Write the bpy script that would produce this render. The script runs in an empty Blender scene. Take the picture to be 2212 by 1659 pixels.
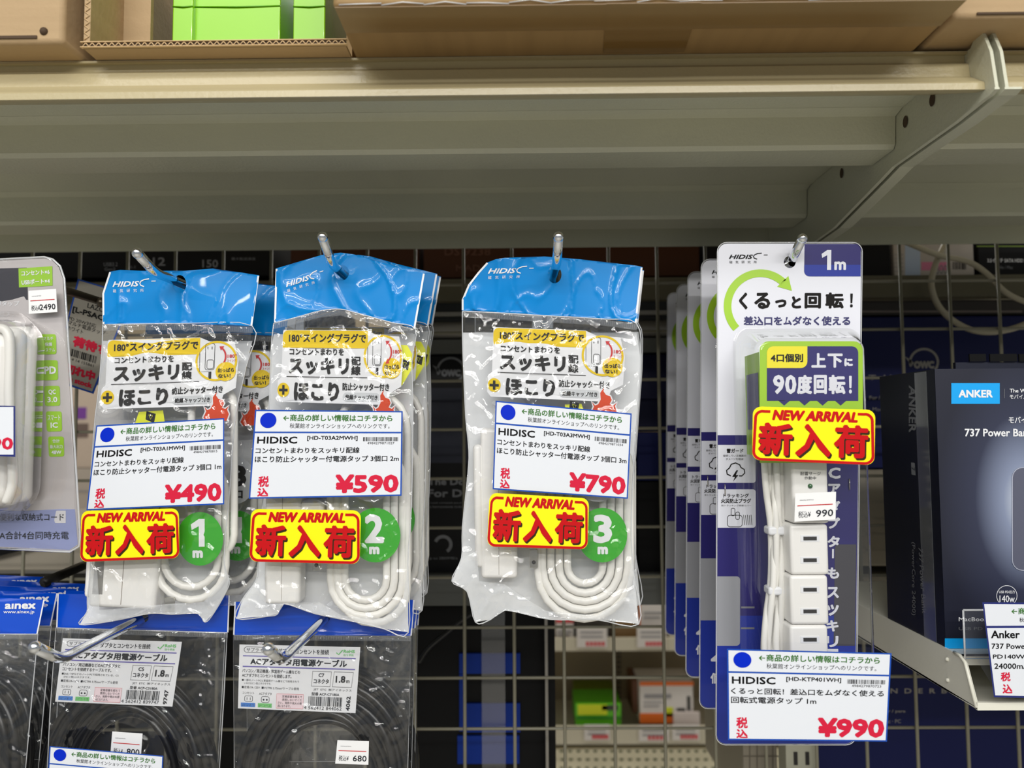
import bpy, bmesh, math, random
from mathutils import Vector, Matrix, noise
from mathutils.geometry import delaunay_2d_cdt

random.seed(7)
SC = bpy.context.scene
COL = SC.collection

# ------------------------------------------------------------------ camera, world, lights, exposure
F = 1650.0
PITCH, YAW, ROLL = math.radians(3.4), math.radians(0.55), math.radians(-0.38)
R3 = (Matrix.Rotation(YAW, 3, 'Z') @ Matrix.Rotation(math.radians(90) + PITCH, 3, 'X') @ Matrix.Rotation(ROLL, 3, 'Z'))
cd = bpy.data.cameras.new('camera')
cd.sensor_width = 36.0
cd.lens = 36.0 * F / 2212.0
cd.clip_start = 0.01
cd.dof.use_dof = True
cd.dof.focus_distance = 0.57
cd.dof.aperture_fstop = 6.5
cam = bpy.data.objects.new('camera', cd)
cam.matrix_world = R3.to_4x4()
COL.objects.link(cam)
SC.camera = cam
SC.view_settings.view_transform = 'Standard'
SC.view_settings.look = 'None'
SC.view_settings.gamma = 1.0
SC.view_settings.use_curve_mapping = False
SC.view_settings.exposure = -0.24
SC.cycles.transparent_max_bounces = 24
SC.cycles.max_bounces = 8
SC.cycles.caustics_reflective = False
SC.cycles.caustics_refractive = False

wd = bpy.data.worlds.new('world')
SC.world = wd
wd.use_nodes = True
wd.node_tree.nodes['Background'].inputs[0].default_value = (0.93, 0.97, 1.0, 1)
wd.node_tree.nodes['Background'].inputs[1].default_value = 0.36


def tube_or_fill_light(x, y, z, sx, sy, watt, col=(1, 0.985, 0.95), aim=None):
    l = bpy.data.lights.new('ceiling_tube_or_fill', 'AREA')
    l.shape = 'RECTANGLE'
    l.size, l.size_y, l.energy, l.color = sx, sy, watt, col
    o = bpy.data.objects.new('ceiling_tube_or_fill', l)
    o.location = (x, y, z)
    if aim is not None:
        d = Vector(aim) - Vector((x, y, z))
        o.rotation_euler = d.to_track_quat('-Z', 'Y').to_euler()
    COL.objects.link(o)
    return o


tube_or_fill_light(-0.15, -0.55, 1.05, 1.6, 0.04, 10, aim=(0, 0.35, 0))
tube_or_fill_light(0.25, -1.5, 1.05, 2.4, 0.05, 26, aim=(0, 0.55, 0))
tube_or_fill_light(-0.2, -2.9, 1.15, 3.0, 0.06, 34, aim=(0, 0.55, 0))
tube_or_fill_light(-0.1, -1.9, 1.35, 5.0, 2.6, 56)  # wide soft fill panel, added to brighten the shelf underside by floor bounce
tube_or_fill_light(0.2, 1.75, 1.1, 1.6, 0.10, 18)


# ------------------------------------------------------------------ helpers
def ray(px, py):
    return R3 @ Vector(((px - 1106.0) / F, -(py - 829.5) / F, -1.0))


def P(px, py, d):
    r = ray(px, py)
    return r * (d / r.y)


def PX(px, py, x):
    r = ray(px, py)
    return r * (x / r.x)


def PZ(px, py, z):
    r = ray(px, py)
    return r * (z / r.z)


def lin(c):
    c = c / 255.0
    return c / 12.92 if c <= 0.04045 else ((c + 0.055) / 1.055) ** 2.4


def rgb(c):
    return (lin(c[0]), lin(c[1]), lin(c[2]), 1)


MATS = {}


def M(name, c=None, rough=0.5, metal=0.0, spec=0.5, coat=0.0, coat_rough=0.05, bump=None, emit=None, sheen=None, trans=None, vary=None):
    if name in MATS:
        return MATS[name]
    m = bpy.data.materials.new(name)
    m.use_nodes = True
    nt = m.node_tree
    b = nt.nodes['Principled BSDF']
    b.inputs['Base Color'].default_value = rgb(c)
    b.inputs['Roughness'].default_value = rough
    b.inputs['Metallic'].default_value = metal
    b.inputs['Specular IOR Level'].default_value = spec
    b.inputs['Coat Weight'].default_value = coat
    b.inputs['Coat Roughness'].default_value = coat_rough
    if emit:
        b.inputs['Emission Color'].default_value = rgb(c)
        b.inputs['Emission Strength'].default_value = emit
    if vary:
        tc = nt.nodes.new('ShaderNodeTexCoord')
        mp = nt.nodes.new('ShaderNodeMapping')
        mp.inputs['Scale'].default_value = vary[1]
        nz = nt.nodes.new('ShaderNodeTexNoise')
        nz.inputs['Scale'].default_value = 1.0
        nz.inputs['Detail'].default_value = 5
        cr = nt.nodes.new('ShaderNodeValToRGB')
        cr.color_ramp.elements[0].position = 0.3
        cr.color_ramp.elements[1].position = 0.7
        cr.color_ramp.elements[0].color = rgb(vary[0])
        cr.color_ramp.elements[1].color = rgb(c)
        nt.links.new(tc.outputs['Object'], mp.inputs[0])
        nt.links.new(mp.outputs[0], nz.inputs['Vector'])
        nt.links.new(nz.outputs[0], cr.inputs[0])
        nt.links.new(cr.outputs[0], b.inputs['Base Color'])
    if bump:
        tc = nt.nodes.new('ShaderNodeTexCoord')
        nz = nt.nodes.new('ShaderNodeTexNoise')
        nz.inputs['Scale'].default_value = bump[0]
        nz.inputs['Detail'].default_value = 3
        bp = nt.nodes.new('ShaderNodeBump')
        bp.inputs['Strength'].default_value = bump[1]
        bp.inputs['Distance'].default_value = 0.001
        nt.links.new(tc.outputs['Object'], nz.inputs['Vector'])
        nt.links.new(nz.outputs[0], bp.inputs['Height'])
        nt.links.new(bp.outputs[0], b.inputs['Normal'])
    MATS[name] = m
    return m


def film_mat(name, haze=0.06, gloss=2.0, rough=0.06, tint=(254, 254, 254), hazecol=(225, 228, 230), bump=None):
    m = bpy.data.materials.new(name)
    m.use_nodes = True
    nt = m.node_tree
    nt.nodes.clear()
    out = nt.nodes.new('ShaderNodeOutputMaterial')
    tr = nt.nodes.new('ShaderNodeBsdfTransparent')
    tr.inputs[0].default_value = rgb(tint)
    gl = nt.nodes.new('ShaderNodeBsdfGlossy')
    gl.inputs['Roughness'].default_value = rough
    df = nt.nodes.new('ShaderNodeBsdfDiffuse')
    df.inputs[0].default_value = rgb(hazecol)
    fr = nt.nodes.new('ShaderNodeFresnel')
    geo = nt.nodes.new('ShaderNodeNewGeometry')
    ior = nt.nodes.new('ShaderNodeMapRange')   # a thin sheet reflects alike from both of its sides
    ior.inputs['To Min'].default_value = 1.45
    ior.inputs['To Max'].default_value = 1 / 1.45
    nt.links.new(geo.outputs['Backfacing'], ior.inputs['Value'])
    nt.links.new(ior.outputs[0], fr.inputs[0])
    mu = nt.nodes.new('ShaderNodeMath')
    mu.operation = 'MULTIPLY'
    mu.use_clamp = True
    mu.inputs[1].default_value = gloss
    m1 = nt.nodes.new('ShaderNodeMixShader')
    m1.inputs[0].default_value = haze
    m2 = nt.nodes.new('ShaderNodeMixShader')
    nt.links.new(tr.outputs[0], m1.inputs[1])
    nt.links.new(df.outputs[0], m1.inputs[2])
    nt.links.new(fr.outputs[0], mu.inputs[0])
    nt.links.new(mu.outputs[0], m2.inputs[0])
    nt.links.new(m1.outputs[0], m2.inputs[1])
    nt.links.new(gl.outputs[0], m2.inputs[2])
    nt.links.new(m2.outputs[0], out.inputs[0])
    if bump:
        tc = nt.nodes.new('ShaderNodeTexCoord')
        mp = nt.nodes.new('ShaderNodeMapping')
        mp.inputs['Scale'].default_value = bump[1]
        nz = nt.nodes.new('ShaderNodeTexNoise')
        nz.inputs['Scale'].default_value = bump[0]
        nz.inputs['Detail'].default_value = 2
        bp = nt.nodes.new('ShaderNodeBump')
        bp.inputs['Strength'].default_value = bump[2]
        bp.inputs['Distance'].default_value = 0.001
        nt.links.new(tc.outputs['Object'], mp.inputs[0])
        nt.links.new(mp.outputs[0], nz.inputs['Vector'])
        nt.links.new(nz.outputs[0], bp.inputs['Height'])
        nt.links.new(bp.outputs[0], gl.inputs['Normal'])
    MATS[name] = m
    return m


def link(name, me, parent=None, mats=(), smooth=False):
    o = bpy.data.objects.new(name, me)
    COL.objects.link(o)
    for m in mats:
        me.materials.append(m)
    if smooth:
        me.polygons.foreach_set('use_smooth', [True] * len(me.polygons))
    if parent:
        o.parent = parent
    return o


def tag(o, label=None, cat=None, group=None, kind=None):
    for k, v in (('label', label), ('category', cat), ('group', group), ('kind', kind)):
        if v:
            o[k] = v
    return o


def thing(name, loc, label, cat, group=None, kind=None):
    o = bpy.data.objects.new(name, None)
    o.location = loc
    o.empty_display_size = 0.02
    COL.objects.link(o)
    return tag(o, label, cat, group, kind)


def rootpos(o):
    v = Vector((0, 0, 0))
    while o is not None:
        v += o.location
        o = o.parent
    return v


class B:
    """collects raw geometry in world coordinates, with one material index per face"""

    def __init__(s):
        s.v, s.f, s.mi, s.mats, s.sm = [], [], [], [], []

    def m(s, mat):
        if mat not in s.mats:
            s.mats.append(mat)
        return s.mats.index(mat)

    def add(s, vs, fs, mat, smooth=False):
        n = len(s.v)
        s.v += [tuple(v) for v in vs]
        k = s.m(mat)
        for f in fs:
            s.f.append([i + n for i in f])
            s.mi.append(k)
            s.sm.append(smooth)
        return s

    def box(s, x0, y0, z0, x1, y1, z1, mat):
        vs = [(x, y, z) for z in (z0, z1) for y in (y0, y1) for x in (x0, x1)]
        return s.add(vs, [(0, 2, 3, 1), (4, 5, 7, 6), (0, 1, 5, 4), (2, 6, 7, 3), (0, 4, 6, 2), (1, 3, 7, 5)], mat)

    def rbox(s, x0, y0, z0, x1, y1, z1, r, mat, seg=3):
        bm = bmesh.new()
        bmesh.ops.create_cube(bm, size=1)
        for v in bm.verts:
            v.co = Vector(((x0 + x1) / 2 + v.co.x * (x1 - x0), (y0 + y1) / 2 + v.co.y * (y1 - y0), (z0 + z1) / 2 + v.co.z * (z1 - z0)))
        bmesh.ops.bevel(bm, geom=bm.edges[:], offset=r, segments=seg, affect='EDGES', profile=0.5)
        bm.verts.index_update()
        k0 = len(s.f)
        s.add([v.co.copy() for v in bm.verts], [[v.index for v in f.verts] for f in bm.faces], mat, True)
        ar = [f.calc_area() for f in bm.faces]
        for k in sorted(range(len(ar)), key=lambda i: -ar[i])[:6]:
            s.sm[k0 + k] = False
        bm.free()
        return s

    def tube(s, pts, r, mat, n=10, caps=True, closed=False):
        pts = [Vector(p) for p in pts]
        N = len(pts)
        rr = r if isinstance(r, (list, tuple)) else [r] * N
        vs, fs = [], []
        up = None
        for i, p in enumerate(pts):
            if closed:
                t = (pts[(i + 1) % N] - pts[i - 1]).normalized()
            else:
                t = (pts[min(i + 1, N - 1)] - pts[max(i - 1, 0)]).normalized()
            if up is None:
                a = Vector((0, 0, 1)) if abs(t.z) < 0.9 else Vector((1, 0, 0))
                up = (a - t * a.dot(t)).normalized()
            else:
                up = (up - t * up.dot(t)).normalized()
            sd = t.cross(up)
            for k in range(n):
                a = 2 * math.pi * k / n
                vs.append(p + (up * math.cos(a) + sd * math.sin(a)) * rr[i])
        for i in range(N if closed else N - 1):
            for k in range(n):
                a, b = i * n + k, i * n + (k + 1) % n
                c, d = ((i + 1) % N) * n + (k + 1) % n, ((i + 1) % N) * n + k
                fs.append((a, b, c, d))
        if caps and not closed:
            fs.append(list(range(n))[::-1])
            fs.append(list(range((N - 1) * n, N * n)))
        return s.add(vs, fs, mat, True)

    def ball(s, c, r, mat, n=12):
        c = Vector(c)
        vs, fs = [], []
        for i in range(n + 1):
            th = math.pi * i / n
            for k in range(n * 2):
                a = math.pi * k / n
                vs.append(c + Vector((math.sin(th) * math.cos(a), math.sin(th) * math.sin(a), math.cos(th))) * r)
        w = n * 2
        for i in range(n):
            for k in range(w):
                fs.append((i * w + k, (i + 1) * w + k, (i + 1) * w + (k + 1) % w, i * w + (k + 1) % w))
        return s.add(vs, fs, mat, True)

    def prism_x(s, prof, x0, x1, mat):
        """extrude a (y,z) profile along x"""
        n = len(prof)
        vs = [(x0, y, z) for y, z in prof] + [(x1, y, z) for y, z in prof]
        fs = [(i, (i + 1) % n, n + (i + 1) % n, n + i) for i in range(n)]
        fs += [list(range(n))[::-1], list(range(n, 2 * n))]
        return s.add(vs, fs, mat)

    def build(s, name, parent=None, label=None):
        o0 = rootpos(parent) if parent else Vector((0, 0, 0))
        me = bpy.data.meshes.new(name)
        me.from_pydata([(v[0] - o0.x, v[1] - o0.y, v[2] - o0.z) for v in s.v], [], s.f)
        for m in s.mats:
            me.materials.append(m)
        me.polygons.foreach_set('material_index', s.mi)
        me.polygons.foreach_set('use_smooth', s.sm)
        me.update()
        o = bpy.data.objects.new(name, me)
        COL.objects.link(o)
        if parent:
            o.parent = parent
        if label:
            o['label'] = label
        return o


_tc = {}


def glyphs(s, shear=0.0):
    k = (s, shear)
    if k not in _tc:
        c = bpy.data.curves.new('t', 'FONT')
        c.body = s
        c.resolution_u = 2
        c.shear = shear
        o = bpy.data.objects.new('t', c)
        me = bpy.data.meshes.new_from_object(o)
        vs = [(v.co.x, -v.co.y) for v in me.vertices]
        fs = [tuple(p.vertices) for p in me.polygons]
        bpy.data.objects.remove(o)
        bpy.data.meshes.remove(me)
        bpy.data.curves.remove(c)
        if not vs:
            vs = [(0, 0), (1, 1)]
        x0, x1 = min(v[0] for v in vs), max(v[0] for v in vs)
        y0, y1 = min(v[1] for v in vs), max(v[1] for v in vs)
        w, h = max(x1 - x0, 1e-6), max(y1 - y0, 1e-6)
        _tc[k] = ([((v[0] - x0) / w, (v[1] - y0) / h) for v in vs], fs)
    return _tc[k]


def inside(p, poly):
    c = False
    j = len(poly) - 1
    for i in range(len(poly)):
        if (poly[i][1] > p[1]) != (poly[j][1] > p[1]) and p[0] < (poly[j][0] - poly[i][0]) * (p[1] - poly[i][1]) / (poly[j][1] - poly[i][1]) + poly[i][0]:
            c = not c
        j = i
    return c


def rrect(l, t, r, b, rad, n=5, corners=(1, 1, 1, 1)):
    """tl tr br bl"""
    pts = []
    for (cx, cy, a0), on in zip(((l + rad, t + rad, 180), (r - rad, t + rad, 270), (r - rad, b - rad, 0), (l + rad, b - rad, 90)), corners):
        if on and rad > 0:
            for i in range(n + 1):
                a = math.radians(a0 + 90 * i / n)
                pts.append((cx + rad * math.cos(a), cy + rad * math.sin(a)))
        else:
            pts.append((l if a0 in (180, 90) else r, t if a0 in (180, 270) else b))
    return pts


def oval(cx, cy, rx, ry=None, n=32, a0=0, a1=360):
    ry = rx if ry is None else ry
    full = (a1 - a0) == 360
    return [(cx + rx * math.cos(math.radians(a0 + (a1 - a0) * i / n)), cy + ry * math.sin(math.radians(a0 + (a1 - a0) * i / n))) for i in range(n if full else n + 1)]


LIFT = 0.00013


class Canvas:
    """flat or curved printed surface; drawing units are mapped by a quad frame onto a surface function surf(px,py,lift)"""

    def __init__(s, surf, quad=None, W=1, H=1):
        s.surf, s.quad, s.W, s.H = surf, quad, W, H
        s.b = B()

    def frame(s, quad, W, H):
        s.quad, s.W, s.H = quad, W, H
        return s

    def mp(s, u, v):
        if s.quad is None:
            return u, v
        a, b = u / s.W, v / s.H
        q = s.quad
        return tuple((1 - a) * (1 - b) * q[0][k] + a * (1 - b) * q[1][k] + a * b * q[2][k] + (1 - a) * b * q[3][k] for k in (0, 1))

    def poly(s, mat, pts, lift=1, step=None, holes=(), smooth=False):
        pts = list(pts)
        vs = [Vector(p) for p in pts]
        n = len(vs)
        ed = [(i, (i + 1) % n) for i in range(n)]
        for h in holes:
            k = len(vs)
            vs += [Vector(p) for p in h]
            ed += [(k + i, k + (i + 1) % len(h)) for i in range(len(h))]
        if step:
            x0, x1 = min(p[0] for p in pts), max(p[0] for p in pts)
            y0, y1 = min(p[1] for p in pts), max(p[1] for p in pts)
            y = y0 + step * 0.5
            row = 0
            while y < y1:
                x = x0 + step * (0.5 if row % 2 else 0.25)
                while x < x1:
                    if inside((x, y), pts) and not any(inside((x, y), h) for h in holes):
                        vs.append(Vector((x, y)))
                    x += step
                y += step * 0.87
                row += 1
        out = delaunay_2d_cdt(vs, ed, [], 0, 1e-5)
        ov, of = out[0], out[2]
        fs = []
        for f in of:
            c = ((ov[f[0]][0] + ov[f[1]][0] + ov[f[2]][0]) / 3, (ov[f[0]][1] + ov[f[1]][1] + ov[f[2]][1]) / 3)
            if inside(c, pts) and not any(inside(c, h) for h in holes):
                fs.append(tuple(f)[::-1])
        s.b.add([s.surf(*s.mp(v[0], v[1]), lift * LIFT) for v in ov], fs, mat, smooth)
        return s

    def rect(s, mat, l, t, r, b, lift=1, rad=0, step=None, corners=(1, 1, 1, 1)):
        return s.poly(mat, rrect(l, t, r, b, rad, corners=corners) if rad else [(l, t), (r, t), (r, b), (l, b)], lift, step)

    def line(s, mat, pts, w, lift=2, closed=False):
        n = len(pts)
        L, Rr = [], []
        for i in range(n):
            if closed:
                a, c = pts[i - 1], pts[(i + 1) % n]
            else:
                a, c = pts[max(i - 1, 0)], pts[min(i + 1, n - 1)]
            dx, dy = c[0] - a[0], c[1] - a[1]
            q = math.hypot(dx, dy) or 1
            nx, ny = -dy / q * w / 2, dx / q * w / 2
            L.append((pts[i][0] + nx, pts[i][1] + ny))
            Rr.append((pts[i][0] - nx, pts[i][1] - ny))
        vs = [s.surf(*s.mp(*p), lift * LIFT) for p in L + Rr]
        fs = [(i, (i + 1) % n, n + (i + 1) % n, n + i) for i in range(n if closed else n - 1)]
        s.b.add(vs, fs, mat)
        return s

    def text(s, mat, st, l, t, r, b, lift=2, bold=0, shear=0.0):
        if st == '1':
            w = (r - l) * .42
            return s.poly(mat, [(r - w, t), (r, t), (r, b), (r - w, b), (r - w, t + (b - t) * .26), (l + w * .15, t + (b - t) * .40), (l, t + (b - t) * .20)], lift)
        g, fs = glyphs(st, shear)
        offs = [(0, 0)]
        if bold:
            k = 8 if bold > 1.2 else 4
            offs += [(bold * math.cos(2 * math.pi * (i + .5) / k), bold * math.sin(2 * math.pi * (i + .5) / k)) for i in range(k)]
            l, t, r, b = l + bold * .8, t + bold * .8, r - bold * .8, b - bold * .8
        for i, (ox, oy) in enumerate(offs):
            vs = [s.surf(*s.mp(l + x * (r - l) + ox, t + y * (b - t) + oy), (lift + i * 0.06) * LIFT) for x, y in g]
            s.b.add(vs, fs, mat)
        return s

    def slab(s, mat, pts, th, lift=0, step=None, edge=None):
        """front face plus rim and back of a thin card"""
        s.poly(mat, pts, lift, step)
        n = len(pts)
        a = [s.surf(*s.mp(*p), lift * LIFT) for p in pts]
        c = [s.surf(*s.mp(*p), -th) for p in pts]
        s.b.add(a + c, [(i, (i + 1) % n, n + (i + 1) % n, n + i) for i in range(n)] + [list(range(n, 2 * n))], edge or mat)
        return s

    def bars(s, mat, l, t, r, b, lift=2, seed=1, n=42):
        rd = random.Random(seed)
        x = l
        u = (r - l) / (n * 2.0)
        while x < r - u:
            w = u * rd.choice((1, 1, 2, 1, 3)) * .8
            s.rect(mat, x, t, min(x + w, r), b, lift)
            x += w + u * rd.choice((1, 1, 2))
        return s

    def build(s, name, parent=None, label=None):
        o = s.b.build(name, parent, label)
        q, W, H, surf = s.quad, s.W, s.H, s.surf
        s.b = B()
        return o


def plane(d):
    return lambda px, py, lift=0.0: P(px, py, d - lift)


def copy_tree(o, parent=None, skip=()):
    c = o.copy()
    COL.objects.link(c)
    c.parent = parent
    for ch in o.children:
        if not any(ch.name.startswith(k) for k in skip):
            copy_tree(ch, c, skip)
    return c


# ------------------------------------------------------------------ materials
WHITE = M('white print', (230, 231, 234), .45)
PAPER = M('laminated paper', (222, 225, 231), .25, coat=.2, coat_rough=.12)
BLACK = M('black ink', (12, 12, 14), .5, spec=.15)
NAVYINK = M('blue border ink', (34, 78, 170), .4, spec=.15)
DOT = M('blue dot', (0, 40, 190), .4, spec=.15)
GREENINK = M('dark green ink', (60, 112, 48), .5, spec=.15)
REDINK = M('price red ink', (205, 32, 62), .5, spec=.15)
YELLOW = M('sticker yellow', (255, 234, 0), .45, spec=.3, coat=.1)
REDST = M('sticker red', (190, 16, 22), .45, spec=.15)
STSHADOW = M('letter black edge', (50, 40, 20), .5, spec=.15)
HBLUE = M('header blue plastic', (0, 130, 206), .32, spec=.2, coat=.35, coat_rough=.04)
HBLUEB = M('header blue printed on back', (0, 110, 170), .3)
ABLUE = M('deep blue header plastic', (0, 74, 200), .25, coat=.9, coat_rough=.05)
PYEL = M('print yellow', (232, 198, 0), .5, spec=.1)
PTXT = M('print black', (20, 17, 16), .5, spec=.15)
PGREY = M('print grey', (200, 203, 206), .5)
PRED = M('print red', (205, 50, 52), .5, spec=.15)
FLAME = M('flame orange', (216, 66, 14), .5, spec=.15)
GREENB = M('badge green', (46, 166, 22), .4, spec=.25, coat=.15)
TAPW = M('white moulded plastic', (238, 236, 232), .28)
CORD = M('white pvc cord', (236, 234, 228), .32)
SEAMD = M('seam shadow line', (150, 140, 132), .6)
LIMETAG = M('fluorescent yellow tag', (232, 235, 20), .4)
CHROME = M('polished chrome', (225, 228, 232), .07, metal=1.0)
CREAM = M('cream painted steel', (198, 198, 176), .34, bump=(420, .25), vary=((192, 192, 172), (8, 8, 30)))
CREAMR = M('warm cream steel rail', (176, 163, 126), .3, bump=(420, .2))
WIRE = M('grey coated wire', (132, 128, 110), .4)
CARD = M('kraft cardboard', (176, 149, 112), .75, vary=((164, 138, 102), (3, 3, 90)), bump=(260, .3))
CARD2 = M('darker kraft cardboard', (152, 123, 80), .75, vary=((142, 114, 73), (120, 2, 2)))
TAPE = M('brown packing tape', (128, 99, 56), .18, coat=.6, vary=((118, 90, 50), (4, 60, 4)))
CORE = M('corrugated core dark', (70, 52, 34), .8)
CORE2 = M('corrugated flute paper', (206, 176, 132), .8)
LIME = M('glossy lime carton', (140, 204, 10), .22, coat=.8, coat_rough=.08)
LIMED = M('lime carton fold', (92, 160, 8), .3)
CLEAR = film_mat('clear crinkled film', .02, 2.6, .035, bump=(60, (1, 1, .5), .4))
MILKY = film_mat('milky rear film', .82, .8, .15, hazecol=(236, 238, 240))
MIST = film_mat('frosted film', .38, 1.6, .09, hazecol=(240, 242, 244), bump=(70, (1, 1, .6), .6))
DARKFILM = film_mat('clear bag film', .010, 2.2, .05, hazecol=(205, 208, 212), bump=(80, (1, 1, .5), .6))
BLIST = film_mat('blister plastic', .01, 2.0, .04)
EDGEF = film_mat('film edge', .55, 3, .08, hazecol=(240, 242, 245))
SEAL = film_mat('ribbed seal', .10, 3, .12, hazecol=(225, 230, 235), bump=(1, (1600, 1, 1), 1.0))
ACRYL = film_mat('clear acrylic', .06, 3, .03, hazecol=(200, 205, 215))
BCABLE = M('black pvc cable', (14, 14, 16), .3)
CNAVY = M('card indigo print', (40, 34, 104), .4, spec=.3, coat=.25)
CBLUE = M('card blue print', (34, 52, 150), .4, spec=.3, coat=.25)
CWHITE = M('card white print', (224, 225, 234), .35, coat=.6, coat_rough=.05)
CGREEN = M('card lime print', (158, 202, 36), .35)
CGREY = M('card grey picture', (150, 151, 156), .4)
CDARK = M('card charcoal picture', (66, 64, 70), .4)
VYEL = M('insert yellow', (240, 226, 30), .35)
SLOT = M('socket slot dark', (30, 26, 24), .6)
LEDG = M('green indicator', (30, 92, 40), .2, coat=.8)
PRONG = M('plug metal', (190, 186, 176), .25, metal=1)
SILV = M('silver foil card', (212, 205, 204), .30, metal=.4, coat=.5)
SILVD = M('dark foil reflection', (62, 60, 68), .25, metal=.3, coat=.6)
LAVE = M('lavender foil reflection', (160, 168, 214), .3, metal=.4, coat=.5)
ICGREEN = M('icon green', (150, 200, 40), .4)
STK = M('price label paper', (232, 232, 232), .5)
LBL = M('insert label paper', (226, 227, 230), .35, coat=.4, coat_rough=.1)
LBTXT = M('label dark print', (38, 40, 46), .5, spec=.15)
PURP = M('label violet rule', (110, 102, 170), .5, spec=.15)
LGRN = M('label green', (110, 190, 110), .5)
LBLU = M('label blue', (60, 120, 200), .5)
LPNK = M('label pink', (232, 210, 216), .5)
BKBOX = M('black carton', (9, 9, 10), .6, spec=.2)
BRBOX = M('brown printed carton', (66, 36, 18), .6, spec=.2)
NVBOX = M('navy carton', (8, 18, 74), .5, spec=.25)
NVBOX2 = M('dark navy carton', (6, 10, 44), .5, spec=.25)
BLUBOX = M('blue plastic band', (4, 44, 132), .5, spec=.2)
GREYTXT = M('grey print', (118, 120, 124), .6)
STEELG = M('grey steel shelf', (96, 98, 94), .45)
STEELM = M('brushed steel bar', (150, 146, 138), .35, metal=.4)
WARMW = M('warm white panel', (186, 176, 158), .6)


# ------------------------------------------------------------------ structure: floor and far wall
b = B()
b.box(-4, -4.0, -1.42, 4, 4.2, -1.40, M('pale vinyl floor', (206, 200, 188), .35))
tag(b.build('floor'), kind='structure')
b = B()
b.box(-4, 4.0, -1.4, 4, 4.1, 1.6, M('white wall paint', (205, 200, 190), .7))
tag(b.build('wall_far'), kind='structure')
b = B()
b.box(-4, .45, 1.5, 4, 4.1, 1.6, M('ceiling board', (210, 208, 200), .7))
tag(b.build('ceiling'), kind='structure')


# ------------------------------------------------------------------ the steel shelf above
def zr(row, d, px=1106):
    return P(px, row, d).z


ZT = .2385
YN = PZ(1106, 121, ZT).y


def shelf(name, x0, x1, label, ribs_end=0.0):
    t = thing(name, ((x0 + x1) / 2, .66, .24), label, 'shelf', 'steel shelves overhead')
    b = B()
    zf = zr(536, .866)
    b.prism_x([(YN, ZT - .0001), (.866, ZT - .0001), (.866, zf), (.8645, zf), (.8645, ZT - .0015), (YN, ZT - .0015)], x0, x1, CREAM)
    b.build('shelf_plate', t)
    b = B()   # price rail: top nose, recessed channel, bright lower lip, return
    prof = [(YN + .003, ZT), (YN, ZT - .0002), (YN - .0004, zr(127, YN)), (YN + .0030, zr(131, YN + .003)), (YN + .0030, zr(146, YN + .003)), (YN - .0010, zr(149, YN - .001)), (YN - .0020, zr(176, YN - .002)),
            (.4640, zr(184, .464)), (.4600, zr(187, .460)), (.4590, zr(190, .459)), (.4590, zr(204, .459)), (.4600, zr(206, .460)), (.4670, zr(211, .467)), (.5300, zr(215.5, .53)), (.5320, ZT - .0014), (YN + .004, ZT - .0014)]
    b.prism_x(prof, x0, x1, CREAMR)
    b.build('price_rail', t)
    for y0, zb, w in ((.5685, .2106, .043), (.7470, .2078, .044)):
        b = B()
        xe = x1 - ribs_end
        xs = x0 + ribs_end
        pr = [(y0 - .012, .2369), (y0 - .001, .2345), (y0 + .001, zb + .003), (y0 + .004, zb), (y0 + w - .004, zb), (y0 + w, zb + .004), (y0 + w + .001, .2345), (y0 + w + .012, .2369)]
        b.prism_x(pr, xs, xe, CREAM)
        b.build('cross_rib', t)
    return t


shelf('steel_shelf', -1.05, .2864, 'long cream steel shelf overhead left of the angled bracket', .0005)
shelf('steel_shelf', .2950, 1.2, 'cream steel shelf overhead right of the angled bracket', .004)


def bracket(x0, x1, label):
    t = thing('shelf_bracket', (x0, .66, .2), label, 'bracket', 'shelf brackets')
    b = B()
    dx = 0 if x0 < .29 else 1
    low = [(PX(px, py, .2865).y, PX(px, py, .2865).z) for px, py in ((2150, 188), (2138, 202), (2123, 212), (2061, 262), (1995, 309), (1928, 357), (1901, 386), (1800, 490))] + [(.8660, .1765)]
    out = low + [(.8660, .2384), (.4720, .2384), (.4670, .2430), (.4600, .2430), (.4530, .2270)]
    b.prism_x(out, x0, x1, CREAM)
    b.build('side_plate', t)
    b = B()
    b.prism_x(low + [(y, z - .0013) for y, z in low[::-1]], x0 - .0004, x1 + (.0005 if x0 < .29 else .008), CREAM)
    b.build('lower_flange', t)
    b = B()
    for px, py in ((1957, 263), (2015, 216), (1819, 374)):
        q = PX(px, py, x0)
        y, z = q.y, q.z
        b.add([(x0 - .0006, y + .0036 * math.cos(a), z + .0045 * math.sin(a)) for a in [i * math.pi / 6 for i in range(12)]], [list(range(12))], CORE)
    b.build('bolt_slot', t)
    return t


bracket(.2865, .2885, 'near cream bracket plate with oval slots under the overhead shelf')
bracket(.2925, .2945, 'second cream bracket plate just right of the slotted one')

t = thing('slotted_upright', (.312, .885, 0), 'slotted cream steel upright behind the wire grid, below the blister packs', 'upright')
b = B()
b.box(.295, .880, -1.4, .330, .905, .9, M('cream steel upright', (170, 168, 150), .4))
b.build('column', t)
b = B()
for i in range(40):
    z = -.42 + i * .022
    for x in (.3035, .3165):
        b.box(x, .8790, z, x + .0042, .8805, z + .014, SLOT)
o = b.build('slot_row', t)

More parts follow.
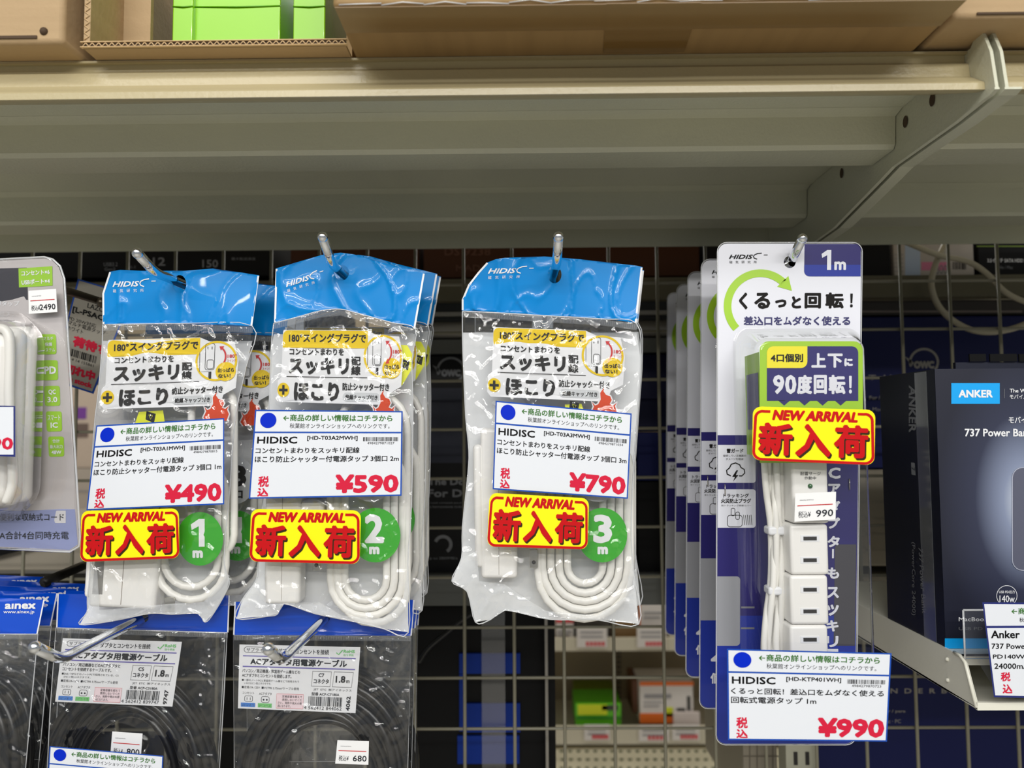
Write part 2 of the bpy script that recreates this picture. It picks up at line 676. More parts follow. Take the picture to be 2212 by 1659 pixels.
# ------------------------------------------------------------------ wire grid
GD = .87
PX_ = 105.0 * GD / F
t = thing('wire_grid', (0, GD, 0), 'grey coated wire grid panel that all the hooks hang from', 'grid')
gx0 = P(1004, 1340, GD).x
gz0 = P(1106, 1355, GD).z
wv = None
for i in range(-14, 14):
    x = gx0 + i * PX_
    if wv is None:
        b = B()
        b.tube([(x, GD - .0032, -.75), (x, GD - .0032, .26)], .0019, WIRE, 8)
        wv = b.build('vertical_wire', t)
        wx = x
    else:
        o = wv.copy()
        COL.objects.link(o)
        o.location.x = x - wx
wh = None
for i in range(-8, 14):
    z = gz0 + i * PX_
    if z > .25:
        continue
    if wh is None:
        b = B()
        b.tube([(-.80, GD, z), (.80, GD, z)], .0017, WIRE, 8)
        wh = b.build('horizontal_wire', t)
        wz = z
    else:
        o = wh.copy()
        COL.objects.link(o)
        o.location.z = z - wz


# ------------------------------------------------------------------ behind the grid
def bgbox(name, l, t_, r, b_, d, dep, mat, label, cat, group=None, draw=None, mats=None):
    a, c = P(l, t_, d), P(r, b_, d)
    z1, z0 = (P(l, t_, d).z + P(r, t_, d).z) / 2, (P(l, b_, d).z + P(r, b_, d).z) / 2
    t = thing(name, ((a.x + c.x) / 2, d, z0), label, cat, group)
    bb = B()
    bb.rbox(a.x, d, z0, c.x, d + dep, z1, .0012, mat, 1)
    bb.build('carton_body' if cat == 'box' else 'body', t)
    if draw:
        cv = Canvas(plane(d))
        draw(cv)
        cv.build('front_print', t)
    return t


def dr(cv):
    cv.text(GREYTXT, '12', 330, 556, 357, 574, 2, .6).text(GREYTXT, '150', 437, 561, 471, 578, 2, .5)
    cv.text(GREYTXT, 'USB3.2', 224, 567, 254, 575).text(GREYTXT, 'Gen2', 226, 578, 249, 585).text(GREYTXT, 'アルミ', 272, 574, 294, 580)
    cv.text(GREYTXT, '最大転送速度', 500, 556, 552, 562).text(GREYTXT, 'MB/s', 440, 584, 470, 590)


bgbox('product_box', -60, 500, 582, 599, .93, .16, BKBOX, 'black product carton with 12 and 150 in grey print behind the grid', 'box', None, dr)
bgbox('product_box', 628, 500, 905, 599, .935, .16, BRBOX, 'plain dark brown carton behind the grid, above the 590 yen bag', 'box', 'brown cartons behind the grid')


def dr(cv):
    cv.text(M('rust print', (84, 46, 24), .6), 'DS 9238', 960, 535, 1060, 552, 2, .8)
    cv.text(M('rust print', None), 'MADE IN CHINA   LE DRIVE', 985, 572, 1290, 586, 2, .4)


bgbox('product_box', 915, 500, 1512, 599, .935, .16, BRBOX, 'long brown carton with faint rust lettering behind the 790 yen bag', 'box', None, dr)
bgbox('product_box', 1518, 500, 1925, 600, .935, .16, BKBOX, 'plain black carton behind the top of the blister pack', 'box')


def dr(cv):
    cv.rect(M('pale pink print', (206, 120, 150), .6), 1990, 566, 2046, 584).rect(M('pale blue print', (170, 186, 210), .6), 1955, 530, 1988, 598)
    cv.bars(BLACK, 2058, 566, 2088, 582, 2, 4, 14).text(GREYTXT, '0800', 2012, 572, 2046, 592, 2)
    for k in range(5):
        cv.text(GREYTXT, 'abcde fgh', 1932, 548 + k * 9, 1952, 552 + k * 9)


bgbox('product_box', 1928, 500, 2106, 599, .935, .16, M('pale carton', (176, 168, 160), .5), 'pale pinkish carton with a barcode behind the white looped cable', 'box', None, dr)


def dr(cv):
    cv.text(WHITE, '3.5インチ SATA HDD 5', 2133, 558, 2216, 567, 2, .2).text(GREYTXT, 'Win / Mac', 2154, 574, 2188, 581)
    cv.rect(M('lime line print', (120, 150, 30), .5), 2110, 531, 2300, 533)


bgbox('product_box', 2110, 500, 2300, 598, .935, .16, BKBOX, 'black carton reading 3.5 inch SATA HDD at the far end of the grid', 'box', None, dr)

# cream beam and steel bars behind the grid
t = thing('storage_shelf', (0, .95, .17), 'cream steel shelf edge crossing behind the wire grid below the brown cartons', 'shelf')
b = B()
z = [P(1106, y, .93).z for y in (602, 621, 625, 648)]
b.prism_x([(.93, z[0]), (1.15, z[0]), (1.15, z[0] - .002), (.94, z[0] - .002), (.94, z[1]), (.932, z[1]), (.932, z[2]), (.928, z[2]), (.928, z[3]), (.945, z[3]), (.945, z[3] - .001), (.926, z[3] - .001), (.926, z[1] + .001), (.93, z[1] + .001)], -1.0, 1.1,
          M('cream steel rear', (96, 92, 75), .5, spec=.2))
b.build('front_rail', t)
t = thing('steel_drawer_unit', (.0, .95, .1), 'grey steel drawer unit with a bright edge behind the grid, above the black cartons', 'drawer unit')
a0, a1 = P(880, 700, .94).x, P(1448, 700, .94).x
b = B()
b.box(a0, .945, P(1106, 766, .945).z, a1, 1.15, P(1106, 652, .945).z, M('dark gap steel', (52, 54, 52), .5))
b.build('carcass', t)
b = B()
b.box(a0, .938, P(1106, 682, .938).z, a1, .946, P(1106, 673, .938).z, STEELM)
b.build('bright_edge', t)
b = B()
b.tube([(a0, .944, P(1106, 712, .938).z), (a1, .944, P(1106, 712, .938).z)], .011, STEELM, 20)
b.build('rolled_front', t)
b = B()
b.box(a0, .936, P(1106, 763, .938).z, a1, .946, P(1106, 733, .938).z, STEELG)
b.build('lower_edge', t)


# logo ring used on the storage cartons
def ring_logo(cv, cx, cy, s, mat):
    cv.line(mat, oval(cx, cy, 30 * s, 28 * s, 26, -200, 60), 5 * s, 2)
    cv.poly(mat, [(cx - 42 * s, cy - 12 * s), (cx - 26 * s, cy + 8 * s), (cx - 22 * s, cy + 2 * s), (cx - 30 * s, cy - 6 * s)], 2)
    cv.text(mat, 'OWC', cx - 22 * s, cy - 2 * s, cx + 22 * s, cy + 14 * s, 3, 1.6 * s)


def dr(cv):
    ring_logo(cv, 974, 800, .95, GREYTXT)
    cv.text(GREYTXT, 'The Do-It-All', 924, 1033, 1062, 1048, 2, 1.0)
    cv.text(GREYTXT, 'For Digital', 924, 1057, 1056, 1079, 2, 1.0)
    cv.text(GREYTXT, "L'outil complet pour les", 924, 1084, 1010, 1089, 2)
    cv.text(GREYTXT, 'La herramienta todo en', 924, 1092, 1010, 1097, 2)
    cv.line(GREYTXT, oval(957, 1176, 17, 17, 20, -160, 60), 7, 2)
    cv.text(GREYTXT, 'Up to 2800MB/s', 922, 1203, 988, 1210, 2)
    cv.rect(M('bluish black print', (26, 30, 48), .5), 918, 838, 1070, 1000, 1)


bgbox('storage_box', 700, 767, 1374, 1238, .94, .2, M('black storage carton', (16, 16, 17), .5, spec=.25), 'tall black storage carton reading For Digital behind the grid', 'box', None, dr)
bgbox('storage_box', 1376, 765, 1470, 932, .94, .2, NVBOX2, 'dark navy carton beside the black storage carton, topmost of three', 'box')
bgbox('storage_box', 1376, 934, 1470, 1038, .94, .2, NVBOX, 'blue carton beside the black storage carton, middle of three', 'box')
bgbox('storage_box', 1376, 1040, 1470, 1238, .94, .2, BKBOX, 'black carton beside the black storage carton, lowest of three', 'box')


def dr(cv):
    ring_logo(cv, 1996, 782, 1.0, M('muted print', (150, 146, 140), .6))
    m = M('muted print', None)
    cv.text(m, 'T  H  U  N  D  E  R  B  A  Y', 1876, 810, 2190, 821, 2, .4)
    cv.text(m, 'For / pour / para', 1878, 855, 1960, 866, 2, .3).text(m, '· Mac', 1878, 880, 1905, 888, 2)


bgbox('storage_box', 1480, 684, 2300, 1012, .945, .2, NVBOX, 'wide navy storage carton with a ring logo behind the grid, above the power bank', 'box', None, dr)


def dr(cv):
    m = M('faint grey print', (120, 114, 102), .6)
    cv.text(m, 'Includes / Inclus / Incluye', 1840, 1081, 1965, 1088, 2, .3)
    for y, s in ((1119, 'Thunderbolt cable'), (1153, 'Power cable'), (1188, 'Front panel')):
        cv.text(m, s, 1885, y - 4, 1955, y + 3, 2)
        cv.line(m, rrect(1853, y - 6, 1870, y + 6, 4), 1.4, 2, True)
        cv.rect(m, 1870, y - 3, 1877, y + 3, 2)
    cv.rect(M('faint rule', (140, 134, 120), .6), 1830, 1217, 1990, 1219, 2)


bgbox('storage_box', 1740, 1014, 2300, 1222, .943, .2, M('greige carton', (132, 124, 108), .55), 'greige carton listing cables and front panel, left of the power bank box', 'box', None, dr)
bgbox('storage_box', 1740, 1240, 2300, 1392, .95, .2, M('greige carton base', (118, 112, 98), .55), 'plain greige carton below the one listing cables', 'box')


def dr(cv):
    m = M('muted print', None)
    cv.text(m, 'T  H  U  N  D  E  R  B  A  Y', 1838, 1487, 2100, 1498, 2, .4)
    cv.text(m, 'For / pour / para', 1870, 1533, 1956, 1541, 2, .2).text(m, '· Mac · PC', 1900, 1554, 1946, 1562, 2)


bgbox('storage_box', 1757, 1396, 2300, 1720, .945, .2, NVBOX, 'navy storage carton with wide spaced lettering below the small right shelf', 'box', None, dr)

t = thing('storage_shelf', (0, .95, -.2), 'dark grey steel shelf edge below the black storage carton', 'shelf')
b = B()
b.box(P(640, 1280, .925).x, .925, P(1106, 1308, .925).z, P(1472, 1280, .925).x, 1.2, P(1106, 1242, .925).z, STEELG)
b.build('shelf_board', t)
b = B()
xx = P(1430, 1280, .925).x
b.box(xx, .9235, P(1106, 1306, .925).z, xx + .001, .9255, P(1106, 1242, .925).z, SLOT)
b.build('panel_joint', t)

bgbox('product_box', 1470, 650, 2300, 682, .955, .2, M('taupe carton stack', (62, 56, 50), .6), 'low taupe carton lying on the wide navy storage carton', 'box', None,
      lambda cv: cv.rect(M('pale sheet edge', (140, 126, 118), .5), 1860, 671, 2208, 675, 1))
# dark cavity, its darkness modelled as a solid black block, with banded blue boxes
t = thing('cavity_boxes', (P(1080, 1500, .95).x, .95, P(1080, 1700, .95).z), 'dark cavity with blue box bands and clear tape behind the grid, lower middle', 'case')
b = B()
x0, x1 = P(560, 1500, .95).x, P(1177, 1500, .95).x
b.box(x0, .955, P(1106, 1760, .95).z, x1, 1.2, P(1106, 1312, .95).z, BKBOX)
b.build('cavity_darkness', t)
for y0, y1, l, r in ((1412, 1455, 992, 1124), (1457, 1580, 992, 1004), (1520, 1582, 1004, 1124), (1590, 1650, 988, 1122)):
    b = B()
    a, c = P(l, y0, .951), P(r, y1, .951)
    b.box(a.x, .951, c.z, c.x, .956, a.z, BLUBOX)
    b.build('blue_band', t)
b = B()
a, c = P(1040, 1312, .949), P(1093, 1740, .949)
b.box(a.x, .949, c.z, c.x, .9497, a.z, film_mat('packing film', .03, 2.0, .12))
b.build('clear_tape', t)
t = thing('cabinet_post', (P(1188, 1500, .93).x, .93, -.5), 'thin grey post with a black side between the dark cavity and the far aisle', 'post')
b = B()
b.box(P(1178, 1500, .93).x, .93, -.9, P(1184, 1500, .93).x, .94, P(1106, 1312, .93).z, STEELM)
b.build('metal_strip', t)
b = B()
b.box(P(1184, 1500, .93).x, .935, -.9, P(1200, 1500, .93).x, 1.3, P(1106, 1312, .93).z, BKBOX)
b.build('side_panel', t)

# big dark carton seen only in slits behind the hanging bags
bgbox('storage_box', 330, 640, 690, 1238, .95, .2, BKBOX, 'black carton behind the hanging 490 and 590 yen bags', 'box')

# white cable looped behind the grid, upper right
pts = []
for i in range(40):
    a = i / 39
    pts.append((1964 + 0 * a, 500))
ctrl = [(1950, 520), (1985, 535), (2030, 552), (2090, 565), (2130, 590), (2170, 630), (2215, 652), (2260, 660)]
ctrl2 = [(2060, 500), (2035, 540), (2018, 580), (2012, 620), (2030, 665), (2070, 700), (2120, 717), (2180, 712), (2240, 690)]


def smooth(ctrl, n=6, closed=False):
    out = []
    N = len(ctrl)
    for i in range(N - 1):
        p0, p1, p2, p3 = ctrl[max(i - 1, 0)], ctrl[i], ctrl[i + 1], ctrl[min(i + 2, N - 1)]
        for k in range(n):
            t_ = k / n
            out.append(tuple(0.5 * (2 * b_ + (c - a) * t_ + (2 * a - 5 * b_ + 4 * c - d_) * t_ ** 2 + (-a + 3 * b_ - 3 * c + d_) * t_ ** 3) for a, b_, c, d_ in zip(p0, p1, p2, p3)))
    out.append(tuple(ctrl[-1]))
    return out


t = thing('looped_cable', P(2030, 620, .90), 'off-white cable looped behind the grid in front of the pale carton', 'cable')
b = B()
b.tube([P(x, y, .90) for x, y in smooth(ctrl)], .0034, M('aged white cable', (176, 168, 146), .4), 10)
b.build('cable_run', t)
b = B()
b.tube([P(x, y, .908) for x, y in smooth(ctrl2)], .0036, M('aged white cable', None), 10)
b.build('cable_loop', t)
b = B()
b.tube([P(x, y, .895) for x, y in smooth([(1065, 1310), (1010, 1330), (960, 1370), (925, 1400), (905, 1430)])], .003, BCABLE, 8)
tag(b.build('black_cable'), 'thin black cable sloping behind the grid right of the 590 yen bag', 'cable')

# ------------------------------------------------------------------ far aisle
FD = 2.2
fw = M('far shelf enamel', (205, 196, 172), .5)
t = thing('far_gondola', P(1430, 1700, FD), 'cream shelving unit across the aisle, seen blurred through the wire grid', 'shelving')
b = B()
b.box(-1.7, FD + .30, -1.4, 1.5, FD + .33, .45, M('far back panel', (150, 134, 104), .7))
b.build('back_panel', t)
for yr in ((1376, 1403), (1566, 1604), (1190, 1214), (1000, 1020), (820, 840)):
    b = B()
    z1, z0 = P(1430, yr[0], FD).z, P(1430, yr[1], FD).z
    b.box(-1.7, FD, z0, 1.5, FD + .30, z0 + .016, fw)
    b.box(-1.7, FD - .012, z0, 1.5, FD, z1, fw)
    b.build('shelf_board', t)
b = B()
zt = P(1430, 1608, FD).z
b.box(-1.7, FD, -1.4, 1.5, FD + .02, zt - .012, M('far peg panel', (232, 222, 190), .5))
b.build('peg_panel', t)
b = B()
for r_, yy in enumerate((1623, 1641, 1659, 1677)):
    for k in range(60):
        a = P(1195 + k * 18.2 + (r_ % 2) * 2, yy, FD - .001)
        b.add([a + Vector((-.006, 0, .003)), a + Vector((.006, 0, .003)), a + Vector((.004, 0, -.003)), a + Vector((-.004, 0, -.003))], [(0, 1, 2, 3)], M('peg hole shade', (96, 100, 66), .8))
o = b.build('peg_holes', t)
o['kind'] = 'stuff'
b = B()
for x in (1332, 1338):
    for k in range(14):
        a = P(x, 1408 + k * 11, FD + .298)
        b.box(a.x, FD + .297, a.z - .005, a.x + .004, FD + .2995, a.z + .005, SLOT)
b.build('slot_row', t)


def farbox(l, t_, r, b_, mat, label, bands=(), dep=.12, d=FD + .02, name='boxed_product', cat='box'):
    a, c = P(l, t_, d), P(r, b_, d)
    tt = thing(name, ((a.x + c.x) / 2, d, c.z), label, cat, None)
    q = B()
    q.box(a.x, d, c.z, c.x, d + dep, a.z, mat)
    q.build('body', tt)
    q = B()
    for (l2, t2, r2, b2, m2) in bands:
        e, g = P(l2, t2, d - .001), P(r2, b2, d - .001)
        q.box(e.x, d - .0015, g.z, g.x, d, e.z, m2)
    if bands:
        q.build('front_print', tt)
    return tt


fwh = M('far white carton', (222, 214, 206), .5)
fgr = M('far grey print', (150, 146, 146), .6)
frd = M('far red print', (210, 60, 66), .6)
forg = M('far orange print', (232, 110, 24), .5)
fgn = M('far green carton', (96, 190, 24), .4)
fye = M('far yellow print', (214, 220, 20), .4)
fdk = M('far dark print', (60, 58, 52), .6)
farbox(1201, 1335, 1239, 1378, fwh, 'white carton with a red top band on the far shelf', [(1201, 1335, 1239, 1345, frd), (1205, 1362, 1234, 1365, fgr), (1205, 1370, 1230, 1373, fgr)])
farbox(1243, 1340, 1318, 1378, M('far dark carton', (70, 64, 56), .5), 'dark carton on the far shelf beside the red banded one')
farbox(1322, 1344, 1376, 1377, M('far brown carton', (128, 98, 58), .5), 'brown carton in the middle of the far upper shelf')
farbox(1380, 1300, 1440, 1377, fwh, 'tall white carton with an orange edge on the far upper shelf', [(1380, 1300, 1384, 1377, forg), (1390, 1322, 1432, 1325, fgr), (1390, 1332, 1426, 1335, fgr)])
farbox(1444, 1306, 1500, 1377, M('far beige carton', (206, 196, 170), .5), 'beige carton at the right of the far upper shelf')
farbox(1243, 1520, 1342, 1570, fgn, 'lime green carton with a yellow panel on the far lower shelf', [(1248, 1522, 1312, 1544, fye), (1300, 1524, 1335, 1534, fdk), (1244, 1548, 1342, 1553, M('far deep green', (40, 130, 20), .5))])
farbox(1243, 1497, 1330, 1519, M('far olive carton', (120, 140, 20), .5), 'olive tinted carton stacked behind the lime green one', [(1292, 1500, 1326, 1516, fdk)], d=FD + .15)
farbox(1366, 1470, 1380, 1540, M('far shadow carton', (110, 66, 40), .5), 'narrow dark carton left of the orange and white one', d=FD + .06)
farbox(1382, 1473, 1498, 1562, fwh, 'white and orange carton with a yellow seal on the far lower shelf',
       [(1382, 1473, 1498, 1481, forg), (1382, 1541, 1454, 1562, forg), (1392, 1500, 1450, 1508, fgr), (1390, 1516, 1430, 1518, fgr), (1390, 1524, 1424, 1526, fgr), (1484, 1504, 1492, 1534, fdk), (1462, 1530, 1480, 1537, fdk), (1437, 1528, 1454, 1548, fye)])
farbox(1455, 1540, 1512, 1566, M('far pale carton', (214, 200, 192), .5), 'low pale carton in front of the orange and white one', d=FD + .005, dep=.012)
farbox(140, 840, 215, 1010, M('far poster carton', (200, 180, 160), .5), 'pale carton with a violet picture across the aisle, left of the 490 yen bag', d=FD - .2, bands=[(160, 880, 186, 905, M('far violet', (120, 60, 150), .5)), (150, 915, 190, 945, M('far taupe', (110, 90, 80), .5))])
farbox(120, 1012, 220, 1180, M('far tan carton', (190, 176, 160), .5), 'plain tan carton across the aisle, below the one with a violet picture', d=FD - .2, bands=[(165, 1060, 215, 1062, fgr), (165, 1100, 215, 1102, fgr)])
for (l, t_, r, b_, who) in ((1246, 1356, 1312, 1399, 'under the dark carton'), (1376, 1356, 1438, 1399, 'under the tall white carton'), (1262, 1566, 1318, 1600, 'under the lime green carton'),
                            (1380, 1568, 1446, 1602, 'under the orange and white carton'), (1452, 1566, 1512, 1600, 'right of centre on the far lower shelf edge')):
    a, c = P(l, t_, FD - .02), P(r, b_, FD - .02)
    q = B()
    q.box(a.x, FD - .018, c.z, c.x, FD - .0165, a.z, fwh)
    w = c.x - a.x
    for k in range(2):
        q.box(a.x + .01, FD - .0185, a.z - .016 - k * .012, c.x - .012, FD - .018, a.z - .011 - k * .012, fgr)
    for k in range(5):
        q.box(a.x + w * (.3 + k * .13), FD - .0185, c.z + .004, a.x + w * (.3 + k * .13) + .008, FD - .018, c.z + .016, frd)
    tag(q.build('price_tag'), 'blurred white price tag %s' % who, 'price tag', 'price tags across the aisle')

bgbox('plastic_bin', 1604, 1588, 1682, 1760, .98, .2, M('pale plastic', (150, 142, 126), .4), 'pale plastic bin behind the grid, left of the slotted upright', 'bin', None,
      lambda cv: [cv.rect(M('bin rib shade', (110, 102, 88), .5), x, 1590, x + 3, 1760, 2) for x in (1618, 1634, 1652, 1668)] and cv.rect(M('bin rib shade', None), 1604, 1632, 1682, 1635, 3))
# beige board seen low left under the left blister pack
t = thing('side_table', P(120, 1210, .80), 'beige board with a dark block under the left blister pack', 'board')
b = B()
a, c = P(-60, 1192, 1.0), P(235, 1234, 1.0)
b.box(a.x, 1.0, c.z, c.x, 1.3, a.z + .03, WARMW)
b.build('board_top', t)
b = B()
a, c = P(-60, 1234, .99), P(235, 1243, .99)
b.box(a.x, .99, c.z, c.x, 1.0, a.z, STEELM)
b.build('metal_edge', t)
b = B()
a, c = P(-60, 1180, .98), P(50, 1205, .98)
b.add([P(-60, 1150, .985), P(75, 1150, .985), P(60, 1186, .985), P(-60, 1216, .985)], [(0, 1, 2, 3)], BKBOX)
b.build('dark_block', t)
bgbox('storage_box', -200, 1248, 520, 1760, .96, .2, BKBOX, 'black carton behind the lower left cable bags', 'box')


# ------------------------------------------------------------------ cartons on top of the shelf
def carton(name, x0, x1, y0, dep, h, label, z0=.2388, mat=CARD):
    t = thing(name, ((x0 + x1) / 2, y0 + dep / 2, z0), label, 'box')
    b = B()
    b.rbox(x0, y0, z0, x1, y0 + dep, z0 + h, .003, mat, 2)
    b.build('carton_body', t)
    return t


YL, YB, YC, YR = PZ(50, 93, .2388).y, PZ(1400, 7, .2388).y, PZ(450, 99, .2388).y, PZ(2100, 38, .2412).y
t = carton('cardboard_box', -.62, PZ(187, 135, .2388).x, YL, .30, .22, 'kraft cardboard box at the left end of the overhead shelf')
b = B()
b.box(-.62, YL - .0008, .2415, PZ(187, 135, .2388).x - .016, YL + .0002, .2432, CORE)
b.build('flap_slit', t)
b = B()
b.ball((PZ(187, 135, .2388).x - .012, YL + .0003, .2460), .0026, CORE, 6)
b.build('hand_notch', t)

t = carton('cardboard_box', PZ(765, 123, .2388).x, PZ(1985, 103, .2388).x, YB, .38, .26, 'wide taped cardboard box in the middle of the overhead shelf', mat=CARD2)
b = B()
b.box(PZ(770, 123, .2388).x, YB, .2384, PZ(1980, 103, .2388).x, PZ(1106, 66, .2388).y, .2388, TAPE)
b.build('long_tape', t)
b = B()
c4 = [PZ(1310, 8, .2382), PZ(1515, 6, .2382), PZ(1478, 113, .2382), PZ(1303, 115, .2382)]
b.add(c4 + [v + Vector((0, 0, .0004)) for v in c4], [(0, 1, 2, 3), (4, 7, 6, 5), (0, 4, 5, 1), (1, 5, 6, 2), (2, 6, 7, 3), (3, 7, 4, 0)], TAPE)
b.build('cross_tape', t)
b = B()
for k in range(14):
    x = PZ(765, 123, .2388).x + .004 + k * .024
    b.tube([(x, YB - .0003, .2392 + random.random() * .002), (x + .012, YB - .0006, .2398 + random.random() * .002), (x + .024, YB - .0003, .2392 + random.random() * .002)], .0004, EDGEF, 5)
b.build('crumpled_tape_edge', t)
t = carton('cardboard_box', PZ(1992, 103, .2412).x, .62, YR, .30, .24, 'kraft cardboard box at the right end of the overhead shelf', z0=.2412)
b = B()
b.box(.272, YR - .0008, .2428, .62, YR + .0002, .2440, CORE)
b.build('flap_slit', t)

# open display carton with lime packs
x0, x1 = PZ(215, 136, .2388).x, PZ(757, 122, .2388).x
t = thing('display_carton', ((x0 + x1) / 2, .56, .2390), 'open cardboard display carton with a torn corrugated lip and lime packs inside', 'carton')
b = B()
b.box(x0, YC + .002, .2390, x1, .70, .2408, CARD)
b.build('carton_floor', t)
b = B()
b.box(x0, YC + .002, .2408, x0 + .004, .70, .36, CARD)
b.build('side_wall', t)
b = B()
b.box(x1 - .012, .515, .2408, x1 - .008, .70, .36, CARD2)
b.build('side_wall', t)
b = B()
b.box(x0, .70, .2408, x1, .703, .36, CARD2)
b.build('back_wall', t)
b = B()   # corrugated cut edge: two liners and a zigzag flute
yf = YC
b.box(x0 - .001, yf, .2390, x1 + .001, yf + .0025, .2394, CORE2)
b.box(x0 - .001, yf, .2422, x1 + .001, yf + .0025, .2426, CORE2)
b.build('liner', t)
b = B()
b.box(x0, yf + .0014, .2394, x1, yf + .0022, .2422, CORE)
b.build('core_shadow', t)
b = B()
n = 40
for k in range(n):
    xa = x0 + (x1 - x0) * k / n
    xm = x0 + (x1 - x0) * (k + .5) / n
    xb = x0 + (x1 - x0) * (k + 1) / n
    b.tube([(xa, yf + .0008, .2396), (xm, yf + .0008, .2420)], .00035, CORE2, 4)
    b.tube([(xm, yf + .0008, .2420), (xb, yf + .0008, .2396)], .00035, CORE2, 4)
b.build('flute', t)
b = B()
n = 20
for k in range(n):
    za = .2445 + .09 * k / n
    b.tube([(x0 + .0005, YC + .0016, za), (x0 + .0035, YC + .0016, za + .0022), (x0 + .0005, YC + .0016, za + .0045)], .0004, CORE2, 4)
b.build('side_flute', t)
b = B()
b.box(x0 + .004, .50, .2408, P(325, 60, .50).x, .504, .36, CARD)
b.build('inner_flap', t)


def lime(pxl, pxr, d, label):
    a, c = P(pxl, 60, d).x, P(pxr, 60, d).x
    t = thing('lime_carton', ((a + c) / 2, d, .2410), label, 'box', 'lime cartons in the display carton')
    b = B()
    b.rbox(a, d, .2410, c, d + .07, .34, .0008, LIME, 2)
    b.build('carton_body', t)
    b = B()
    zt = P((pxl + pxr) / 2, 14, d).z
    b.tube([(a, d - .0002, zt), ((a + c) / 2, d - .0008, zt - .0006), (c, d - .0002, zt)], .0005, LIMED, 5)
    b.build('tuck_flap_edge', t)
    return t


lime(372, 416, .508, 'narrow glossy lime carton at the left in the open display carton')
lime(419, 605, .512, 'wide glossy lime carton in the middle of the open display carton')
lime(633, 702, .514, 'glossy lime carton at the right in the open display carton')


# ------------------------------------------------------------------ hooks
def hook(pxh, pyh, dh, pxt, pyt, label, dt=None, low=False):
    h = P(pxh, pyh, dh)
    r = ray(pxt, pyt)
    dt = dt or h.x / (r.x / r.y)
    tip = r * (dt / r.y)
    t = thing('display_hook', (h.x, GD, h.z), label, 'hook', 'chrome display hooks')
    b = B()
    bend = Vector((h.x, dt + .028, h.z - .001))
    pts = [(h.x, GD - .004, h.z), (h.x, dh, h.z)]
    tipv = Vector((h.x, dt, tip.z))
    p0 = Vector((h.x, dt + .040, h.z))
    for i in range(9):
        a = i / 8
        q = p0 * (1 - a) ** 2 + bend * 2 * a * (1 - a) + (bend + (tipv - bend) * .35) * a ** 2
        pts.append(tuple(q))
    pts.append(tuple(tipv))
    b.tube(pts, .0034, CHROME, 20)
    b.build('rod', t)
    b = B()
    b.ball(tipv, .0037, CHROME, 12)
    b.build('tip', t)
    b = B()
    b.rbox(h.x - .012, GD - .007, h.z - .012, h.x + .012, GD - .0052, h.z + .035, .0006, CHROME, 1)
    b.build('mounting_plate', t)
    return t


hook(388, 611, .57, 297, 547, 'chrome hook leaning left through the leftmost blue header')
hook(737, 588, .57, 697, 512, 'chrome hook through the tent-shaped blue header')
hook(1198, 588, .57, 1203, 512, 'upright-looking chrome hook through the header of the thick-cord bag', dt=.51)
hook(1712, 566, .57, 1733, 515, 'chrome hook through the white blister card marked 1 m')
hook(312, 1334, .60, 76, 1398, 'long chrome hook whose tip ends left of the 9747 insert label')
hook(704, 1334, .60, 580, 1402, 'long chrome hook whose tip covers part of the 4062 insert label')


# ------------------------------------------------------------------ printed price cards, arrival stickers
def price_card(q, d, no, maker, model, code, l1, l2, w1, w2, price, label, skew=0, dot=True, name='price_card', seed=3):
    c0 = P((q[0][0] + q[2][0]) / 2, (q[2][1] + q[3][1]) / 2, d)
    t = thing(name, c0, label, 'price card', 'blue bordered price cards')
    cv = Canvas(plane(d), q, 320, 186)
    cv.slab(NAVYINK, [(0, 0), (320, 0), (320, 186), (0, 186)], .0005)
    cv.rect(PAPER, 3, 3, 317, 45.5, 1).rect(PAPER, 3, 49, 317, 183, 1)
    cv.build('card', t)
    cv.text(GREENINK, '←商品の詳しい情報はコチラから', 62, 9, 298, 23.5, 2, .45)
    cv.text(BLACK, '秋葉館オンラインショップへのリンクです。', 77, 28, 292, 38.5, 2)
    if maker:
        cv.text(BLACK, maker, 9, 56, 95, 71, 2, .7)
        cv.text(BLACK, '[%s]' % model, 116, 54.5, 224, 65.5, 2, .35)
        cv.bars(BLACK, 236, 57, 311, 66, 2, seed, 44)
        cv.text(BLACK, code, 245, 67.8, 303, 72.8, 2)
        cv.text(BLACK, l1, 7, 79, w1, 92, 2, .3)
        cv.text(BLACK, l2, 7, 97, w2, 110.5, 2, .3)
        cv.text(REDINK, '税', 17, 139, 40, 162, 2, .9).text(REDINK, '込', 17, 163.5, 40, 184 - 2, 2, .9)
        cv.text(REDINK, price, 180, 138, 313, 178, 2, 2.6)
    cv.build('lettering', t)
    if dot:
        cv.poly(DOT, oval(30, 22, 17.5, 16), 3)
        cv.build('blue_dot', t)
    return t


L2 = 'ほこり防止シャッター付電源タップ 3個口 %sm'
price_card([(208, 919), (484.4, 903), (484.4, 1089.5), (186.6, 1102.5)], .553, 1, 'HIDISC', 'HD-T03A1MWH', '4984279870815', 'コンセントまわりをスッキリ配線', L2 % '1', 222, 313, '¥490',
           'white price card reading 490 yen, taped on the leftmost front bag')
price_card([(551, 885), (870, 888), (867.5, 1071), (537.5, 1077.5)], .552, 2, 'HIDISC', 'HD-T03A2MWH', '4984279871027', 'コンセントまわりをスッキリ配線', L2 % '2', 229, 313, '¥590',
           'straight white price card reading 590 yen on the bag with tent-shaped header', seed=5)
price_card([(1070.7, 865.5), (1364.6, 893.2), (1356.2, 1077.5), (1064.2, 1057)], .553, 3, 'HIDISC', 'HD-T03A3MWH', '4984279871034', 'コンセントまわりをスッキリ配線', L2 % '3', 226, 313, '¥790',
           'tilted white price card reading 790 yen on the thick-cord bag', seed=7)
